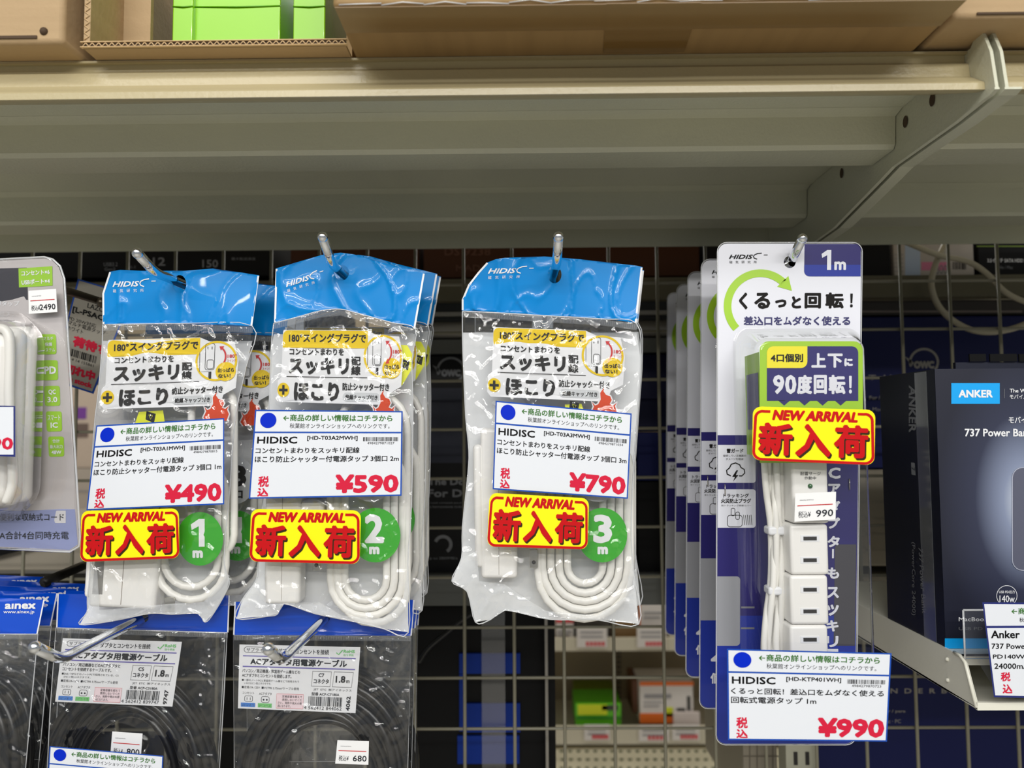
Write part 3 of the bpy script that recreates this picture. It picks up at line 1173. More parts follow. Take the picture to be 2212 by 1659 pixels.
price_card([(1570.3, 1401.4), (1926, 1411), (1916, 1602), (1572.5, 1598.6)], .512, 4, 'HIDISC', 'HD-KTP401WH', '4984279870723', 'くるっと回転！差込口をムダなく使える', '回転式電源タップ 1m', 309, 176, '¥990',
           'white price card with blue border reading 990 yen, at the foot of the blister pack', seed=9)
price_card([(107.4, 1611.6), (352.8, 1632.6), (346, 1782), (98, 1760)], .575, 5, None, '', '', '', '', 0, 0, '', 'price card cut by the lower edge, on the C5 power cable bag')


def arrival(q, d, label):
    c0 = P((q[0][0] + q[2][0]) / 2, (q[2][1] + q[3][1]) / 2, d)
    t = thing('arrival_sticker', c0, label, 'sticker', 'yellow new arrival stickers')
    cv = Canvas(plane(d), q, 238, 116)
    cv.slab(YELLOW, rrect(0, 0, 238, 116, 17), .0005)
    cv.build('sticker_base', t)
    path = [(34, 10), (22, 10)] + oval(20, 24, 14.5, 14.5, 6, -100, -180) + oval(19, 97, 16, 16, 6, 180, 90) + oval(219, 97, 16, 16, 6, 90, 0) + oval(218, 24, 14.5, 14.5, 6, 0, -80) + [(216, 10), (204, 10)]
    path = [p for p in path]
    cv.line(REDST, path, 5.5, 2)
    cv.build('red_border', t)
    cv.text(REDST, 'NEW ARRIVAL', 38, 6, 204, 28, 2, 1.6, .22)
    for g, (l, r) in zip('新入荷', ((13, 79), (85, 153), (160, 226))):
        cv.text(STSHADOW, g, l + 2, 38, r + 2, 107, 2, 2.6)
        cv.text(REDST, g, l - 1, 34, r - 1, 103, 4, 2.6)
    cv.build('lettering', t)
    return t


arrival([(175.8, 1103.8), (386.3, 1098), (387.6, 1206), (172.7, 1214)], .550, 'new arrival sticker on the leftmost front bag, below the 490 yen card')
arrival([(542.3, 1099.3), (780, 1102.5), (776.7, 1218.7), (538.4, 1213)], .549, 'new arrival sticker on the bag with the tent-shaped header, below 590 yen')
arrival([(1057.7, 1064.4), (1272.5, 1076.5), (1269.2, 1187), (1052, 1180.6)], .550, 'slightly tilted new arrival sticker on the thick-cord bag, below 790 yen')
arrival([(1626.5, 877.8), (1891, 885.4), (1889, 1005), (1624.5, 994)], .512, 'largest yellow and red new arrival sticker, on the blister pack')


# ------------------------------------------------------------------ power strip bags with a blue header
def ridged(x, y, k, seed, w=4.0):
    n = noise.noise(Vector((x / k + seed, y / k, seed * 1.7)))
    m = noise.noise(Vector((x / k * .5 - seed, y / k * .5, seed)))
    return (1 - min(1, abs(n + .25 * m) * w)) ** 2


def crinkle(d, amp, k, seed, soft=.5, w0=5.0):
    def f(px, py, lift=0.0):
        w = noise.noise(Vector((px / (k * 3.2), py / (k * 4.0), seed * 3.1))) * amp * 1.4 * soft
        w += ridged(px, py * .7, k * 1.6, seed, w0) * amp * .42
        w += ridged(px + py * .5, py * .5 - px * .2, k * .9, seed + 5, w0 * .8) * amp * .18
        return P(px, py, d - w - lift)
    return f


def soft(d, amp, k, seed):
    return lambda px, py, lift=0.0: P(px, py, d - noise.noise(Vector((px / k, py / k, seed))) * amp - lift)


def logo(cv, mat, sub=True):
    """frame 96 x 28"""
    cv.text(mat, 'HIDIS', 0, 6, 57, 18, 3, .55, .3)
    cv.line(mat, [(78, 2), (68, 3.2), (61, 6.5), (58, 11), (60, 15.5), (67, 18.5)], 2.3, 3)
    cv.line(mat, [(83, 7), (92, 7)], 1.8, 3)
    if sub:
        for i, g in enumerate('磁気研究所'):
            cv.text(mat, g, 1 + i * 14.5, 23, 8 + i * 14.5, 30, 3)


def flame(cv, l, t_, r, b_):
    sh = [(.12, 1), (.0, .86), (.1, .66), (.02, .5), (.14, .62), (.26, .58), (.36, .42), (.34, .2), (.5, .0), (.46, .14), (.56, .26), (.72, .3), (.78, .42), (.7, .56), (.84, .6), (.98, .5), (.9, .62), (.98, .78), (.9, 1)]
    p = [(l + (r - l) * x, t_ + (b_ - t_) * y) for x, y in sh]
    cx, cy = (l + r) / 2, (t_ + b_) / 2
    cv.line(WHITE, p, 6, 2)
    cv.poly(FLAME, p, 3)


def stadium(cx, top, bot, a, n=10):
    """half ovals joined by straight sides; returns pixel points"""
    pts = []
    ra = a * 1.0
    for i in range(n + 1):
        th = math.pi * i / n
        pts.append((cx + a * math.cos(th), bot - ra + ra * math.sin(th)))
    for i in range(1, 6):
        pts.append((cx - a, bot - ra + (top + ra - bot + ra) * i / 6))
    for i in range(n + 1):
        th = math.pi + math.pi * i / n
        pts.append((cx + a * math.cos(th), top + ra + ra * math.sin(th)))
    for i in range(1, 6):
        pts.append((cx + a, top + ra + (bot - ra - top - ra) * i / 6))
    return pts


def power_bag(D, head, hole, film, pf, badge, digit, coil, block, seed, label, tagpoly=None, logoq=None, low=None, prong=None):
    t = thing('power_strip_bag', P(hole[0], hole[1], D), label, 'bag', 'power strips in blue topped bags')
    hs = crinkle(D - .0045, .0040, 62, seed, .9, 8.0)
    cv = Canvas(hs)
    hl = oval(hole[0], hole[1] + 2, hole[2] + 1, hole[3] + 3, 18)
    cv.poly(HBLUE, head, 0, 5, [hl], smooth=True)
    cv.build('header', t)
    back = Canvas(lambda px, py, lift=0: hs(px, py, -.0012 - lift))
    back.poly(HBLUEB, head, 0, 16, [hl])
    back.build('header_back', t)
    # white margins down both header edges
    lft = [p for p in low['hl']]
    rgt = [p for p in low['hr']]
    cv.line(WHITE, lft, 4, 1).line(WHITE, rgt, 4, 1)
    cv.build('header_margin', t)
    cv.frame(logoq, 96, 30)
    logo(cv, WHITE)
    cv.build('header_logo', t)
    # ribbed seal below header
    sb = low['seal']
    cvs = Canvas(soft(D - .0085, .001, 90, seed))
    up, dn = sb, [(x, y + 13) for x, y in sb]
    cvs.poly(SEAL, up + dn[::-1], 0, 9)
    for i in range(70):
        a = i / 69 * (len(sb) - 1)
        k = min(int(a), len(sb) - 2)
        x = sb[k][0] + (sb[k + 1][0] - sb[k][0]) * (a - k)
        y = sb[k][1] + (sb[k + 1][1] - sb[k][1]) * (a - k)
        cvs.line(SEAL, [(x, y + 2), (x, y + 11)], 1.6, 2)
    cvs.build('ribbed_seal', t)
    # films
    cf = Canvas(soft(D + .0165, .003, 120, seed + 2))
    cut = sum(p[1] for p in low['seal']) / len(low['seal']) + 34
    cf.poly(MILKY, [(x + i * .01, max(y, cut + i * .01)) for i, (x, y) in enumerate(film)], 0, 18, smooth=True)
    cf.build('rear_film', t)
    cf = Canvas(crinkle(D - .0102, .0046, 26, seed + 1, .3))
    cf.poly(CLEAR, film, 0, 5, smooth=True)
    cf.build('front_film', t)
    cf = Canvas(crinkle(D - .0068, .0030, 30, seed + 3))
    cf.poly(MIST, low['foot'], 0, 5, smooth=True)
    cf.build('gathered_film', t)
    b = B()
    b.tube([P(x, y, D - .006) for x, y in smooth(film + film[:1], 4)], .00045, EDGEF, 5)
    b.build('film_edge', t)
    # printed panel
    ps = soft(D - .0075, .0012, 80, seed + 4)
    cv = Canvas(ps, pf, 320, 160)
    panel = [(16, 10), (18, 6), (215, 6), (238, 16), (290, 18), (300, 60), (296, 120), (270, 134), (262, 158), (12, 156), (4, 146), (6, 112), (14, 104)]
    cv.poly(WHITE, panel, 0, 14)
    cv.build('printed_panel', t)
    cv.poly(PYEL, rrect(16, 7, 216, 43, 12, corners=(1, 0, 0, 0)), 1, 20)
    cv.text(PTXT, '180°スイングプラグで', 30, 13, 212, 32, 3, .7)
    cv.line(PYEL, oval(252, 59, 43, 42, 40), 4.5, 4, True)
    cv.poly(WHITE, oval(252, 59, 41, 40, 30), 2, 20)
    cv.line(PTXT, [(216, 38), (216, 82), (236, 82), (236, 96)], 1, 4)
    cv.line(PTXT, rrect(228, 20, 248, 78, 5), 1, 4, True)
    cv.line(PTXT, rrect(232, 56, 246, 76, 4), 1, 4, True)
    cv.line(PTXT, [(233, 27), (233, 33)], 1.5, 4).line(PTXT, [(242, 27), (242, 33)], 1.5, 4)
    cv.rect(PTXT, 237, 82, 242, 98, 4)
    cv.line(PRED, oval(250, 50, 22, 24, 12, -50, 50), 3.6, 5)
    cv.poly(PRED, [(258, 27), (268, 27), (261, 36)], 5).poly(PRED, [(258, 74), (268, 73), (263, 63)], 5)
    cv.text(PRED, '180°', 276, 45, 296, 53, 5, .3).text(PRED, 'スイング', 275, 56, 295, 62, 5)
    cv.poly(PYEL, oval(273, 83, 22, 21, 24), 5)
    cv.text(PTXT, '出っぱら', 256, 75, 291, 85, 7, .5).text(PTXT, 'ない！', 257, 88, 284, 97, 7, .5)
    cv.build('swing_plug_print', t)
    cv.text(PTXT, 'コンセントまわりを', 32, 44, 160, 58, 3, .6)
    cv.text(PTXT, 'スッキリ', 31, 63, 172, 98, 3, 2.0)
    cv.text(PTXT, '配', 178, 60, 200, 78, 3, .8).text(PTXT, '線', 178, 79, 200, 98, 3, .8)
    cv.line(PTXT, [(26, 103), (216, 103)], 1.4, 3)
    cv.text(PTXT, 'ほこり', 44, 114, 150, 152, 3, 2.2)
    cv.text(PTXT, '防止シャッター付き', 158, 114, 268, 130, 3, .6)
    cv.poly(PGREY, rrect(159, 134, 246, 152, 9), 2)
    cv.text(PTXT, '絶縁キャップ付き', 165, 138, 241, 149, 3, .4)
    cv.poly(PYEL, oval(19, 131, 14, 15, 22), 3)
    cv.rect(PTXT, 9, 128.5, 29, 134, 5).rect(PTXT, 16.3, 121, 21.7, 141, 5)
    cv.build('lettering', t)
    flame(cv, 228, 126, 284, 192)
    cv.build('flame_mark', t)
    # green length badge
    cb = Canvas(soft(D - .0078, .001, 80, seed + 6))
    bx, by, rx, ry = badge
    cb.poly(GREENB, oval(bx, by, rx, ry, 36), 0, 16)
    cb.build('length_badge', t)
    dl, dt_, dr_, db = digit[1:]
    cb.text(WHITE, digit[0], dl, dt_, dr_, db, 2, 3.4)
    cb.text(WHITE, 'm', (dl + dr_) / 2 - 11, db + 8, (dl + dr_) / 2 + 11, db + 24, 2, 2.0)
    cb.build('badge_lettering', t)
    gx, gy = bx - 10, by - 128
    cb.poly(PGREY, oval(gx, gy, 52, 56, 32), 0, 20)
    cb.build('count_badge', t)
    cb.text(PTXT, '3', gx - 2, gy - 34, gx + 30, gy + 14, 2, 3).text(PTXT, '口', gx + 2, gy + 24, gx + 22, gy + 42, 2, 1.2)
    cb.build('count_lettering', t)
    # contents: cord
    pts = []
    for (cx, top, bot, a) in coil:
        pts.append([P(x, y, D + .002 + .0012 * math.sin(i * .7)) for i, (x, y) in enumerate(stadium(cx, top, bot, a))])
    b = B()
    for q in pts:
        b.tube(q, .00285, CORD, 10, closed=True)
    b.build('power_cord', t)
    # contents: outlet block(s)
    for (l, t_, r, bo, tilt) in block:
        a, c = P(l, t_, D), P(r, bo, D)
        w, h = c.x - a.x, a.z - c.z
        b = B()
        b.rbox(-w / 2, -.004, -h / 2, w / 2, .013, h / 2, .0030, TAPW, 3)
        if w > .022:
            b.box(-w * .01, -.00415, -h / 2 + .003, w * .0, -.0039, h / 2 - .003, SEAMD)
        ctr = Vector(((a.x + c.x) / 2, D, (a.z + c.z) / 2))
        rot = Matrix.Rotation(math.radians(tilt), 3, 'Y')
        b.v = [tuple(rot @ Vector(v) + ctr) for v in b.v]
        b.build('outlet_block', t)
    if tagpoly:
        ct = Canvas(plane(D - .003))
        ct.slab(LIMETAG, tagpoly, .0004)
        x = sum(p[0] for p in tagpoly) / len(tagpoly)
        y = sum(p[1] for p in tagpoly) / len(tagpoly)
        ct.poly(BLACK, [(x - 8, y - 14), (x + 12, y - 8), (x + 8, y + 12), (x - 10, y + 4)], 1)
        ct.line(LIMETAG, [(x - 3, y - 6), (x + 5, y - 4), (x + 1, y + 4), (x - 3, y - 6)], 1, 2)
        ct.build('caution_tag', t)
    if prong:
        b = B()
        a, c = P(prong[0], prong[1], D - .002), P(prong[2], prong[3], D - .002)
        b.rbox(a.x, D - .003, c.z, c.x, D - .0018, a.z, .0003, PRONG, 1)
        b.ball(((a.x + c.x) / 2, D - .0030, c.z + .004), .0015, SLOT, 5)
        b.build('plug_prong', t)
    return t


bag1 = power_bag(
    .57, [(236.5, 587), (260, 583), (304, 585), (399, 585), (460, 580), (521, 588.6), (560, 594.6), (544.7, 704.5), (390, 699), (222, 701), (221.4, 633.7)], (388, 612, 13.5, 17),
    [(222, 701), (220, 760), (211, 860), (204, 920), (192, 1100), (196, 1215), (189, 1290), (188, 1322), (172, 1349), (245, 1341), (326, 1325), (372, 1327), (427, 1325), (443, 1344), (462, 1324), (490, 1275), (495, 1252), (484, 1209), (496, 1060), (503, 960), (512, 880), (532, 790), (545, 704), (390, 699)],
    [(217, 729), (537, 720), (532, 876), (212, 888)], (432, 1164, 50, 58), ('1', 412, 1121, 442, 1181),
    [(413, 1010, 1268, 58), (413, 990, 1296, 75), (460, 830, 1200, 46)], [(205, 1105, 345, 1312, 3), (196, 1040, 240, 1290, 2)], 1.3, 'clear blue topped bag with green 1 m badge and loosely wound cord, leftmost front one',
    [(300, 890), (352, 886), (356, 912), (290, 920)], [(243, 602), (340, 600), (341, 630), (243, 632)],
    dict(hl=[(238, 588), (223, 634), (223.5, 700)], hr=[(558, 596), (543, 703)], seal=[(222, 702), (300, 700), (390, 700), (470, 703), (545, 706)],
         foot=[(196, 1215), (189, 1290), (188, 1322), (172, 1349), (245, 1341), (326, 1325), (372, 1327), (427, 1325), (443, 1344), (462, 1324), (490, 1275), (495, 1252), (484, 1209), (484, 1250), (440, 1300), (360, 1305), (215, 1318), (210, 1230)]),
    prong=(356, 1290, 378, 1322))
bag2 = power_bag(
    .57, [(595.7, 580), (694, 551), (735.7, 545.7), (763.5, 549.3), (832.8, 568.7), (917.4, 589.5), (896.6, 710), (846.6, 696), (777.3, 677), (735.7, 667), (694, 670), (638.7, 685), (591.5, 697.7)], (738, 587, 15, 14),
    [(591.5, 698), (586, 750), (582, 860), (575, 980), (568, 1078), (558, 1218), (553, 1254), (523, 1296), (511, 1336), (580, 1331), (600, 1326), (614, 1304), (682, 1326), (777, 1345), (829, 1358), (882, 1366), (881, 1218), (889, 1088), (892, 892), (890, 780), (897, 711), (846.6, 697), (777.3, 678), (735.7, 668), (694, 671), (638.7, 686)],
    [(597, 706), (890, 708), (888, 878), (594, 872)], (811, 1156, 54, 59), ('2', 788, 1111, 829, 1173),
    [(790, 1010, 1296, 45), (790, 990, 1314, 62), (792, 960, 1331, 78), (806, 850, 1346, 74)], [(576, 1040, 651, 1303, 0), (652, 1080, 700, 1200, 0)], 4.7, 'clear bag with tent-shaped blue header and green 2 m badge, two more bags behind it',
    [(858, 744), (880, 746), (892, 768), (888, 800), (869, 832), (852, 839)], [(616, 603), (700, 578), (708, 604), (620, 632)],
    dict(hl=[(597.5, 581), (594, 696)], hr=[(915.5, 591), (895, 709)], seal=[(591.5, 698), (638.7, 687), (694, 672), (735.7, 669), (777.3, 679), (846.6, 698), (897, 712)],
         foot=[(553, 1254), (523, 1296), (511, 1336), (580, 1331), (600, 1326), (614, 1304), (682, 1326), (777, 1345), (829, 1358), (882, 1366), (881, 1218), (872, 1290), (830, 1335), (740, 1330), (690, 1300), (575, 1305), (572, 1240)]),
    prong=(676, 1200, 692, 1232))
bag3 = power_bag(
    .57, [(997.4, 671), (997.4, 648), (1012, 615), (1034, 588), (1053, 567), (1071, 560), (1090, 557), (1176, 554), (1252.6, 560), (1376, 574), (1388, 577), (1374.6, 698), (1300, 688), (1180, 681), (1080, 675)], (1198, 591, 14, 16),
    [(999, 672), (999, 700), (1000, 760), (1006, 902), (1013, 990), (999, 1137), (997, 1205), (976, 1255), (1009, 1278), (1027, 1344), (1060, 1338), (1092, 1318), (1188, 1338), (1285, 1338), (1380, 1348), (1370, 1244), (1364, 1169), (1366, 1055), (1377, 892), (1384, 780), (1375, 699), (1300, 689), (1180, 682), (1080, 676)],
    [(1050, 700), (1370, 712), (1370, 872), (1048, 860)], (1301, 1156, 54, 59), ('3', 1282, 1112, 1322, 1173),
    [(1264, 1040, 1260, 38), (1264, 1010, 1281, 56), (1264, 980, 1299, 74), (1264, 950, 1317, 92), (1262, 920, 1337, 100)], [(1038, 925, 1118, 1248, 0), (1024, 960, 1045, 1225, -1)], 9.2, 'blue topped bag with thick five-loop cord, green 3 m badge and tilted price card',
    [(1220, 874), (1256, 872), (1260, 884), (1222, 888)], [(1055, 574), (1158, 573), (1154, 600), (1053, 603)],
    dict(hl=[(1053, 568), (1034, 589), (1013, 616), (999.5, 648), (999.5, 670)], hr=[(1386, 578), (1373, 697)], seal=[(998, 672), (1080, 677), (1180, 683), (1300, 690), (1375, 700)],
         foot=[(997, 1205), (976, 1255), (1009, 1278), (1027, 1344), (1060, 1338), (1092, 1318), (1188, 1338), (1285, 1338), (1380, 1348), (1370, 1244), (1366, 1200), (1350, 1290), (1290, 1330), (1180, 1320), (1090, 1262), (1035, 1255), (1030, 1190)]),
    prong=(1144, 1187, 1162, 1226))


def behind(src, sp, D1, tp, D2, label, skip=()):
    c = copy_tree(src, None, skip)
    c.location = src.location + (P(tp[0], tp[1], D2) - P(sp[0], sp[1], D1))
    c['label'] = label
    return c


behind(bag1, (469, 780), .57, (546, 797), .608, 'blue topped power strip bag half hidden behind the leftmost front bag', ('plug_prong',))
behind(bag2, (917, 590), .57, (944, 592), .608, 'blue topped bag directly behind the one with the tent-shaped header', ('plug_prong',))
behind(bag2, (917, 590), .57, (952, 598), .646, 'rearmost blue topped bag on the hook with the tent-shaped header', ('plug_prong', 'outlet_block'))
behind(bag3, (1388, 577), .57, (1391, 584), .608, 'blue topped bag almost fully hidden behind the thick-cord bag', ('plug_prong',))


# ------------------------------------------------------------------ cable bags with deep blue header
def cable_bag(D, head, film, hole, label, group, lbl=None, sticker=None, coil=None, txt=None, seed=1, logoq=None):
    cx, cy = sum(p[0] for p in head) / len(head), sum(p[1] for p in head) / len(head)
    t = thing('cable_bag', P(cx, cy, D), label, 'bag', group)
    hs = soft(D - .004, .002, 110, seed)
    cv = Canvas(hs)
    hl = [oval(hole[0], hole[1], 9, 10, 14)] if hole else []
    cv.poly(ABLUE, head, 0, 14, hl, smooth=True)
    cv.build('header', t)
    if logoq:
        cv.frame(logoq, 68, 26)
        cv.text(WHITE, 'aınex', 2, 1, 68, 14, 3, 1.2)
        cv.text(WHITE, 'www.ainex.jp', 0, 17, 66, 26, 3, .2)
        cv.build('header_logo', t)
        cv.quad = None
    cv.line(WHITE, [head[0], head[-1]], 3, 1).line(WHITE, [head[1], head[2]], 3, 1)
    cv.build('header_margin', t)
    c2 = Canvas(soft(D - .0082, .001, 80, seed))
    a, bq = head[-1], head[2]
    c2.poly(SEAL, [a, bq, (bq[0], bq[1] + 12), (a[0], a[1] + 12)], 0, 12)
    n = 70
    for i in range(n):
        x = a[0] + (bq[0] - a[0]) * (i + .5) / n
        y = a[1] + (bq[1] - a[1]) * (i + .5) / n
        c2.line(SEAL, [(x, y + 2), (x, y + 10)], 1.8, 2)
    c2.build('ribbed_seal', t)
    c3 = Canvas(crinkle(D - .0105, .0044, 28, seed + 1, .3))
    c3.poly(DARKFILM, film, 0, 6, smooth=True)
    c3.build('front_film', t)
    c3 = Canvas(soft(D + .014, .003, 120, seed + 2))
    c3.poly(film_mat('rear clear film', .03, 1.0, .15, hazecol=(150, 155, 160)) if 'rear clear film' not in MATS else MATS['rear clear film'], film, 0, 30, smooth=True)
    c3.build('rear_film', t)
    b = B()
    b.tube([P(x, y, D - .006) for x, y in film], .00045, EDGEF, 5, closed=True)
    b.build('film_edge', t)
    if coil:
        cx, cy, ax, ay, n = coil
        b = B()
        rnd = random.Random(seed)
        for k in range(n):
            q = []
            ph = rnd.random() * 6
            for i in range(48):
                th = 2 * math.pi * i / 48
                q.append(P(cx + (ax + k * 10) * math.cos(th) + 5 * math.sin(2 * th + ph), cy + (ay + k * 10) * math.sin(th) + 4 * math.cos(3 * th + ph), D + .003 + .004 * math.sin(th * 2 + ph)))
            b.tube(q, .0030, BCABLE, 10, closed=True)
        b.build('cable_coil', t)
    if lbl:
        cv = Canvas(plane(D - .0048), lbl, 256, 140)
        cv.slab(LBL, [(0, 0), (256, 0), (256, 140), (0, 140)], .0003)
        cv.build('insert_label', t)
        T = lambda s, l, t_, r, b_, bold=0, m=LBTXT: cv.text(m, s, l, t_, r, b_, 2, bold)
        cv.line(LBTXT, rrect(10, 5, 54, 17, 6), .8, 2, True)
        T('サプライ', 15, 7, 50, 15)
        T('ACアダプタとコンセントを接続', 60, 7, 190, 18, .15)
        cv.line(LGRN, [(206, 13), (211, 17), (219, 7)], 2.2, 2)
        T('RoHS', 221, 6, 245, 13, .4, LGRN)
        T('指令準拠', 221, 15, 243, 20, 0, LGRN)
        cv.rect(PURP, 8, 23.5, 248, 25.7, 2).rect(PURP, 8, 46.5, 248, 49, 2)
        T('ACアダプタ用電源ケーブル', 24, 28, 230, 44, .7)
        T(txt['p1'], 7, 53, 131, 61, .1)
        T(txt['p2'], 7, 63, 113, 71, .1)
        T(txt['p3'], 7, 75, 130, 80)
        T(txt['p4'], 12, 82, 70, 87)
        T('■定格:7A-125V  ■VCTFK 0.75mm²ケーブル使用', 7, 90, 130, 96)
        cv.line(LBTXT, [(158, 54), (198, 54), (197, 86), (157, 86)], .9, 2, True)
        cv.line(LBTXT, [(204, 54), (245, 54), (243, 86), (202, 86)], .9, 2, True)
        T(txt['c'], 171, 58, 183, 66, .3)
        T('コネクタ', 161, 70, 194, 80, .3)
        T('1.8', 208, 62, 229, 77, .8)
        T('m', 231, 71, 238, 77, .3)
        T('JET  ETC  ㈱アイネックス', 162, 90, 244, 96)
        T('コンセント', 9, 103, 34, 108)
        T('ACアダプタ', 45, 103, 72, 109)
        cv.line(LBTXT, rrect(14, 112, 31, 124, 3), .8, 2, True)
        cv.line(LBTXT, [(19, 115), (19, 121)], 1, 2).line(LBTXT, [(26, 115), (26, 121)], 1, 2)
        cv.line(LBTXT, rrect(50, 112, 67, 125, 4), .8, 2, True)
        cv.poly(LBTXT, oval(55, 119, 2, 2, 8), 2).poly(LBTXT, oval(62, 119, 2, 2, 8), 2)
        cv.rect(LBLU, 6, 127, 37, 136, 2).rect(LGRN, 43, 127, 73, 136, 2)
        T('2ピンオス', 8, 129, 35, 134.5, 0, WHITE)
        T(txt['f'], 45, 129, 71, 134.5, 0, WHITE)
        cv.rect(LPNK, 83, 105, 141, 136, 2)
        cv.line(PRED, [(83, 105), (141, 105), (141, 136), (83, 136)], .6, 3, True)
        for k, s in enumerate(('定格容量を超えて', '使用しないでくだ', 'さい。発熱や発火の原', '因になります。')):
            cv.text(LBTXT, s, (95 if k < 2 else 86), 107.5 + 7 * k, (138 if k < 3 else 114), 113 + 7 * k, 4)
        T('型番 %s' % txt['model'], 158, 99, 218, 106, .15)
        cv.bars(LBTXT, 152, 108, 226, 128, 2, seed + 20, 40)
        T(txt['code'], 143, 129, 225, 136)
        q = [cv.mp(243, 105), cv.mp(243, 136), cv.mp(234, 136), cv.mp(234, 105)]
        # vertical number, read from the bottom upwards
        cv.frame([q[2], q[3], q[0], q[1]], 31, 9)
        cv.text(LBTXT, txt['v'], 0, 0, 31, 9, 2, .5)
        cv.build('label_print', t)
        cv.quad = None
    if sticker:
        st_quad(sticker[0], D - .0155, sticker[1], t)
    return t


def st_quad(q, d, price, parent, name='price_label'):
    cv = Canvas(plane(d), q, 66, 56)
    cv.slab(STK, [(0, 0), (66, 0), (66, 56), (0, 56)], .0003)
    cv.rect(REDST, 4, 24, 61, 25.6, 2)
    cv.text(LBTXT, 'HOLISTIC', 8, 13, 30, 15, 2)
    cv.text(LBTXT, '税込¥', 6, 36, 26, 49, 2)
    cv.text(LBTXT, price, 62 - 9.2 * len(price), 35, 62, 49, 2, .2)
    return cv.build(name, parent)


G1 = 'cable bags with deep blue headers'
TX5 = dict(p1='パソコン／周辺機器などのACアダプタと', p2='コンセントを接続するケーブルです。', p3='■Dell／HPなどのノートPCで採用されている、C5', p4='(3ピン型)コネクタです。', c='C5', f='3ピンメス', model='ACP-C5180A', code='4 562412 839747', v='9747')
TX7 = dict(p1='パソコン／周辺機器／家庭用ゲーム機などの', p2='ACアダプタとコンセントを接続します。', p3='■一部のノートPCと家庭用ゲーム機などで採用されて', p4='いるC7(2ピン型)コネクタです。', c='C7', f='2ピンメス', model='ACP-C7180A', code='4 562412 844062', v='4062')
cM = cable_bag(.60, [(125.6, 1283), (495, 1286), (492, 1366), (122.7, 1355)], [(121, 1356), (491, 1367), (484, 1500), (472, 1700), (100, 1700), (108, 1540)], (312, 1334), 'deep blue topped bag with insert numbered 9747 and an 800 price label', G1,
               [(135.7, 1378.6), (393, 1386.4), (372.4, 1526.4), (119, 1515.7)], ([(242.5, 1580), (308, 1584.5), (304, 1640), (238, 1634)], '800'), (275, 1690, 108, 150, 9), TX5, 2.2)
cR = cable_bag(.60, [(508, 1300), (894, 1296), (888, 1373), (505, 1371)], [(504, 1372), (888, 1374), (880, 1700), (506, 1700)], (704, 1334), 'deep blue topped bag with insert numbered 4062 and a 680 price label', G1,
               [(517.4, 1392), (778.5, 1398), (768, 1540.5), (514, 1530)], ([(729, 1598.6), (797, 1601), (795.7, 1652), (724, 1649.6)], '680'), (702, 1692, 105, 140, 9), TX7, 5.1)
cL = cable_bag(.585, [(-180, 1284), (95, 1295.5), (80, 1369), (-190, 1368)], [(-190, 1369), (82, 1370), (66, 1540), (52, 1700), (-190, 1700)], None, 'deep blue topped cable bag at the front of the lower left row', G1,
               None, None, (-60, 1640, 60, 120, 5), None, 7.7, [(9, 1303), (78, 1302), (76, 1327), (7, 1327)])
behind(cL, (95, 1295), .585, (123, 1281), .612, 'deep blue topped cable bag second in the lower left row')
behind(cL, (95, 1295), .585, (167, 1272), .640, 'deep blue topped cable bag third in the lower left row')
behind(cL, (95, 1295), .585, (186, 1261), .668, 'deep blue topped cable bag fourth in the lower left row')
behind(cL, (95, 1295), .585, (95, 1246), .70, 'deep blue topped cable bag last in the lower left row')
behind(cR, (894, 1296), .60, (902, 1284), .632, 'deep blue topped cable bag second in the lower row under the 590 yen bag', ('price_label', 'insert_label', 'label_print'))
behind(cR, (894, 1296), .60, (908, 1281), .664, 'deep blue topped cable bag last in the lower row under the 590 yen bag', ('price_label', 'insert_label', 'label_print'))
behind(cM, (125, 1283), .60, (140, 1276), .632, 'deep blue topped cable bag behind the C5 power cable bag', ('price_label', 'insert_label', 'label_print'))


# ------------------------------------------------------------------ the row of blister cards
D = .57
t = bl = thing('blister_pack', P(1712, 566, D), 'front blister pack with a white swivelling power strip, card marked 1 m', 'blister pack', 'rotating power strip blister packs')
cs = plane(D)
cv = Canvas(cs)
out = rrect(1551, 526, 1861, 1607, 20)
out = [(x - (y - 526) * (3.0 if x < 1700 else 14) / 1080, y) for x, y in out]
hl = oval(1706, 566, 13, 13, 18)
cv.poly(CWHITE, out, 0, None, [hl])
n = len(out)
a = [P(x, y, D) for x, y in out]
c = [P(x, y, D + .0006) for x, y in out]
cv.b.add(a + c, [(i, (i + 1) % n, n + (i + 1) % n, n + i) for i in range(n)], CWHITE)
cv.poly(CNAVY, [(x, y) for x, y in out], -5, None, [hl])
cv.build('backing_card', t)
cv = Canvas(lambda px, py, lift=0: P(px - (py - 526) * (3.0 if px < 1700 else 14) / 1080, py, D - lift))
cv.rect(CNAVY, 1551.5, 940, 1860, 1330, 1)
cv.poly(CBLUE, rrect(1551.5, 1330, 1860, 1606.5, 19, corners=(0, 0, 1, 1)), 1)
cv.poly(CWHITE, rrect(1552, 961, 1634, 1043, 6, corners=(0, 1, 1, 0)), 2).poly(CWHITE, rrect(1552, 1057, 1634, 1140, 6, corners=(0, 1, 1, 0)), 2)
cv.poly(CGREY, rrect(1551.5, 1245, 1601, 1395, 8, corners=(0, 1, 1, 0)), 2)
cv.poly(CDARK, rrect(1812, 1176, 1858, 1395, 8, corners=(1, 0, 0, 1)), 2)
cv.rect(GREYTXT, 1603, 1310, 1632, 1314, 2).rect(GREYTXT, 1603, 1355, 1632, 1359, 2)
cv.poly(CNAVY, rrect(1738, 527, 1860, 597, 12, corners=(0, 1, 0, 1)), 1)
cv.poly(CBLUE, rrect(1738, 572, 1860, 597, 12, corners=(0, 0, 0, 1)), 2)
cv.build('card_colour_areas', t)
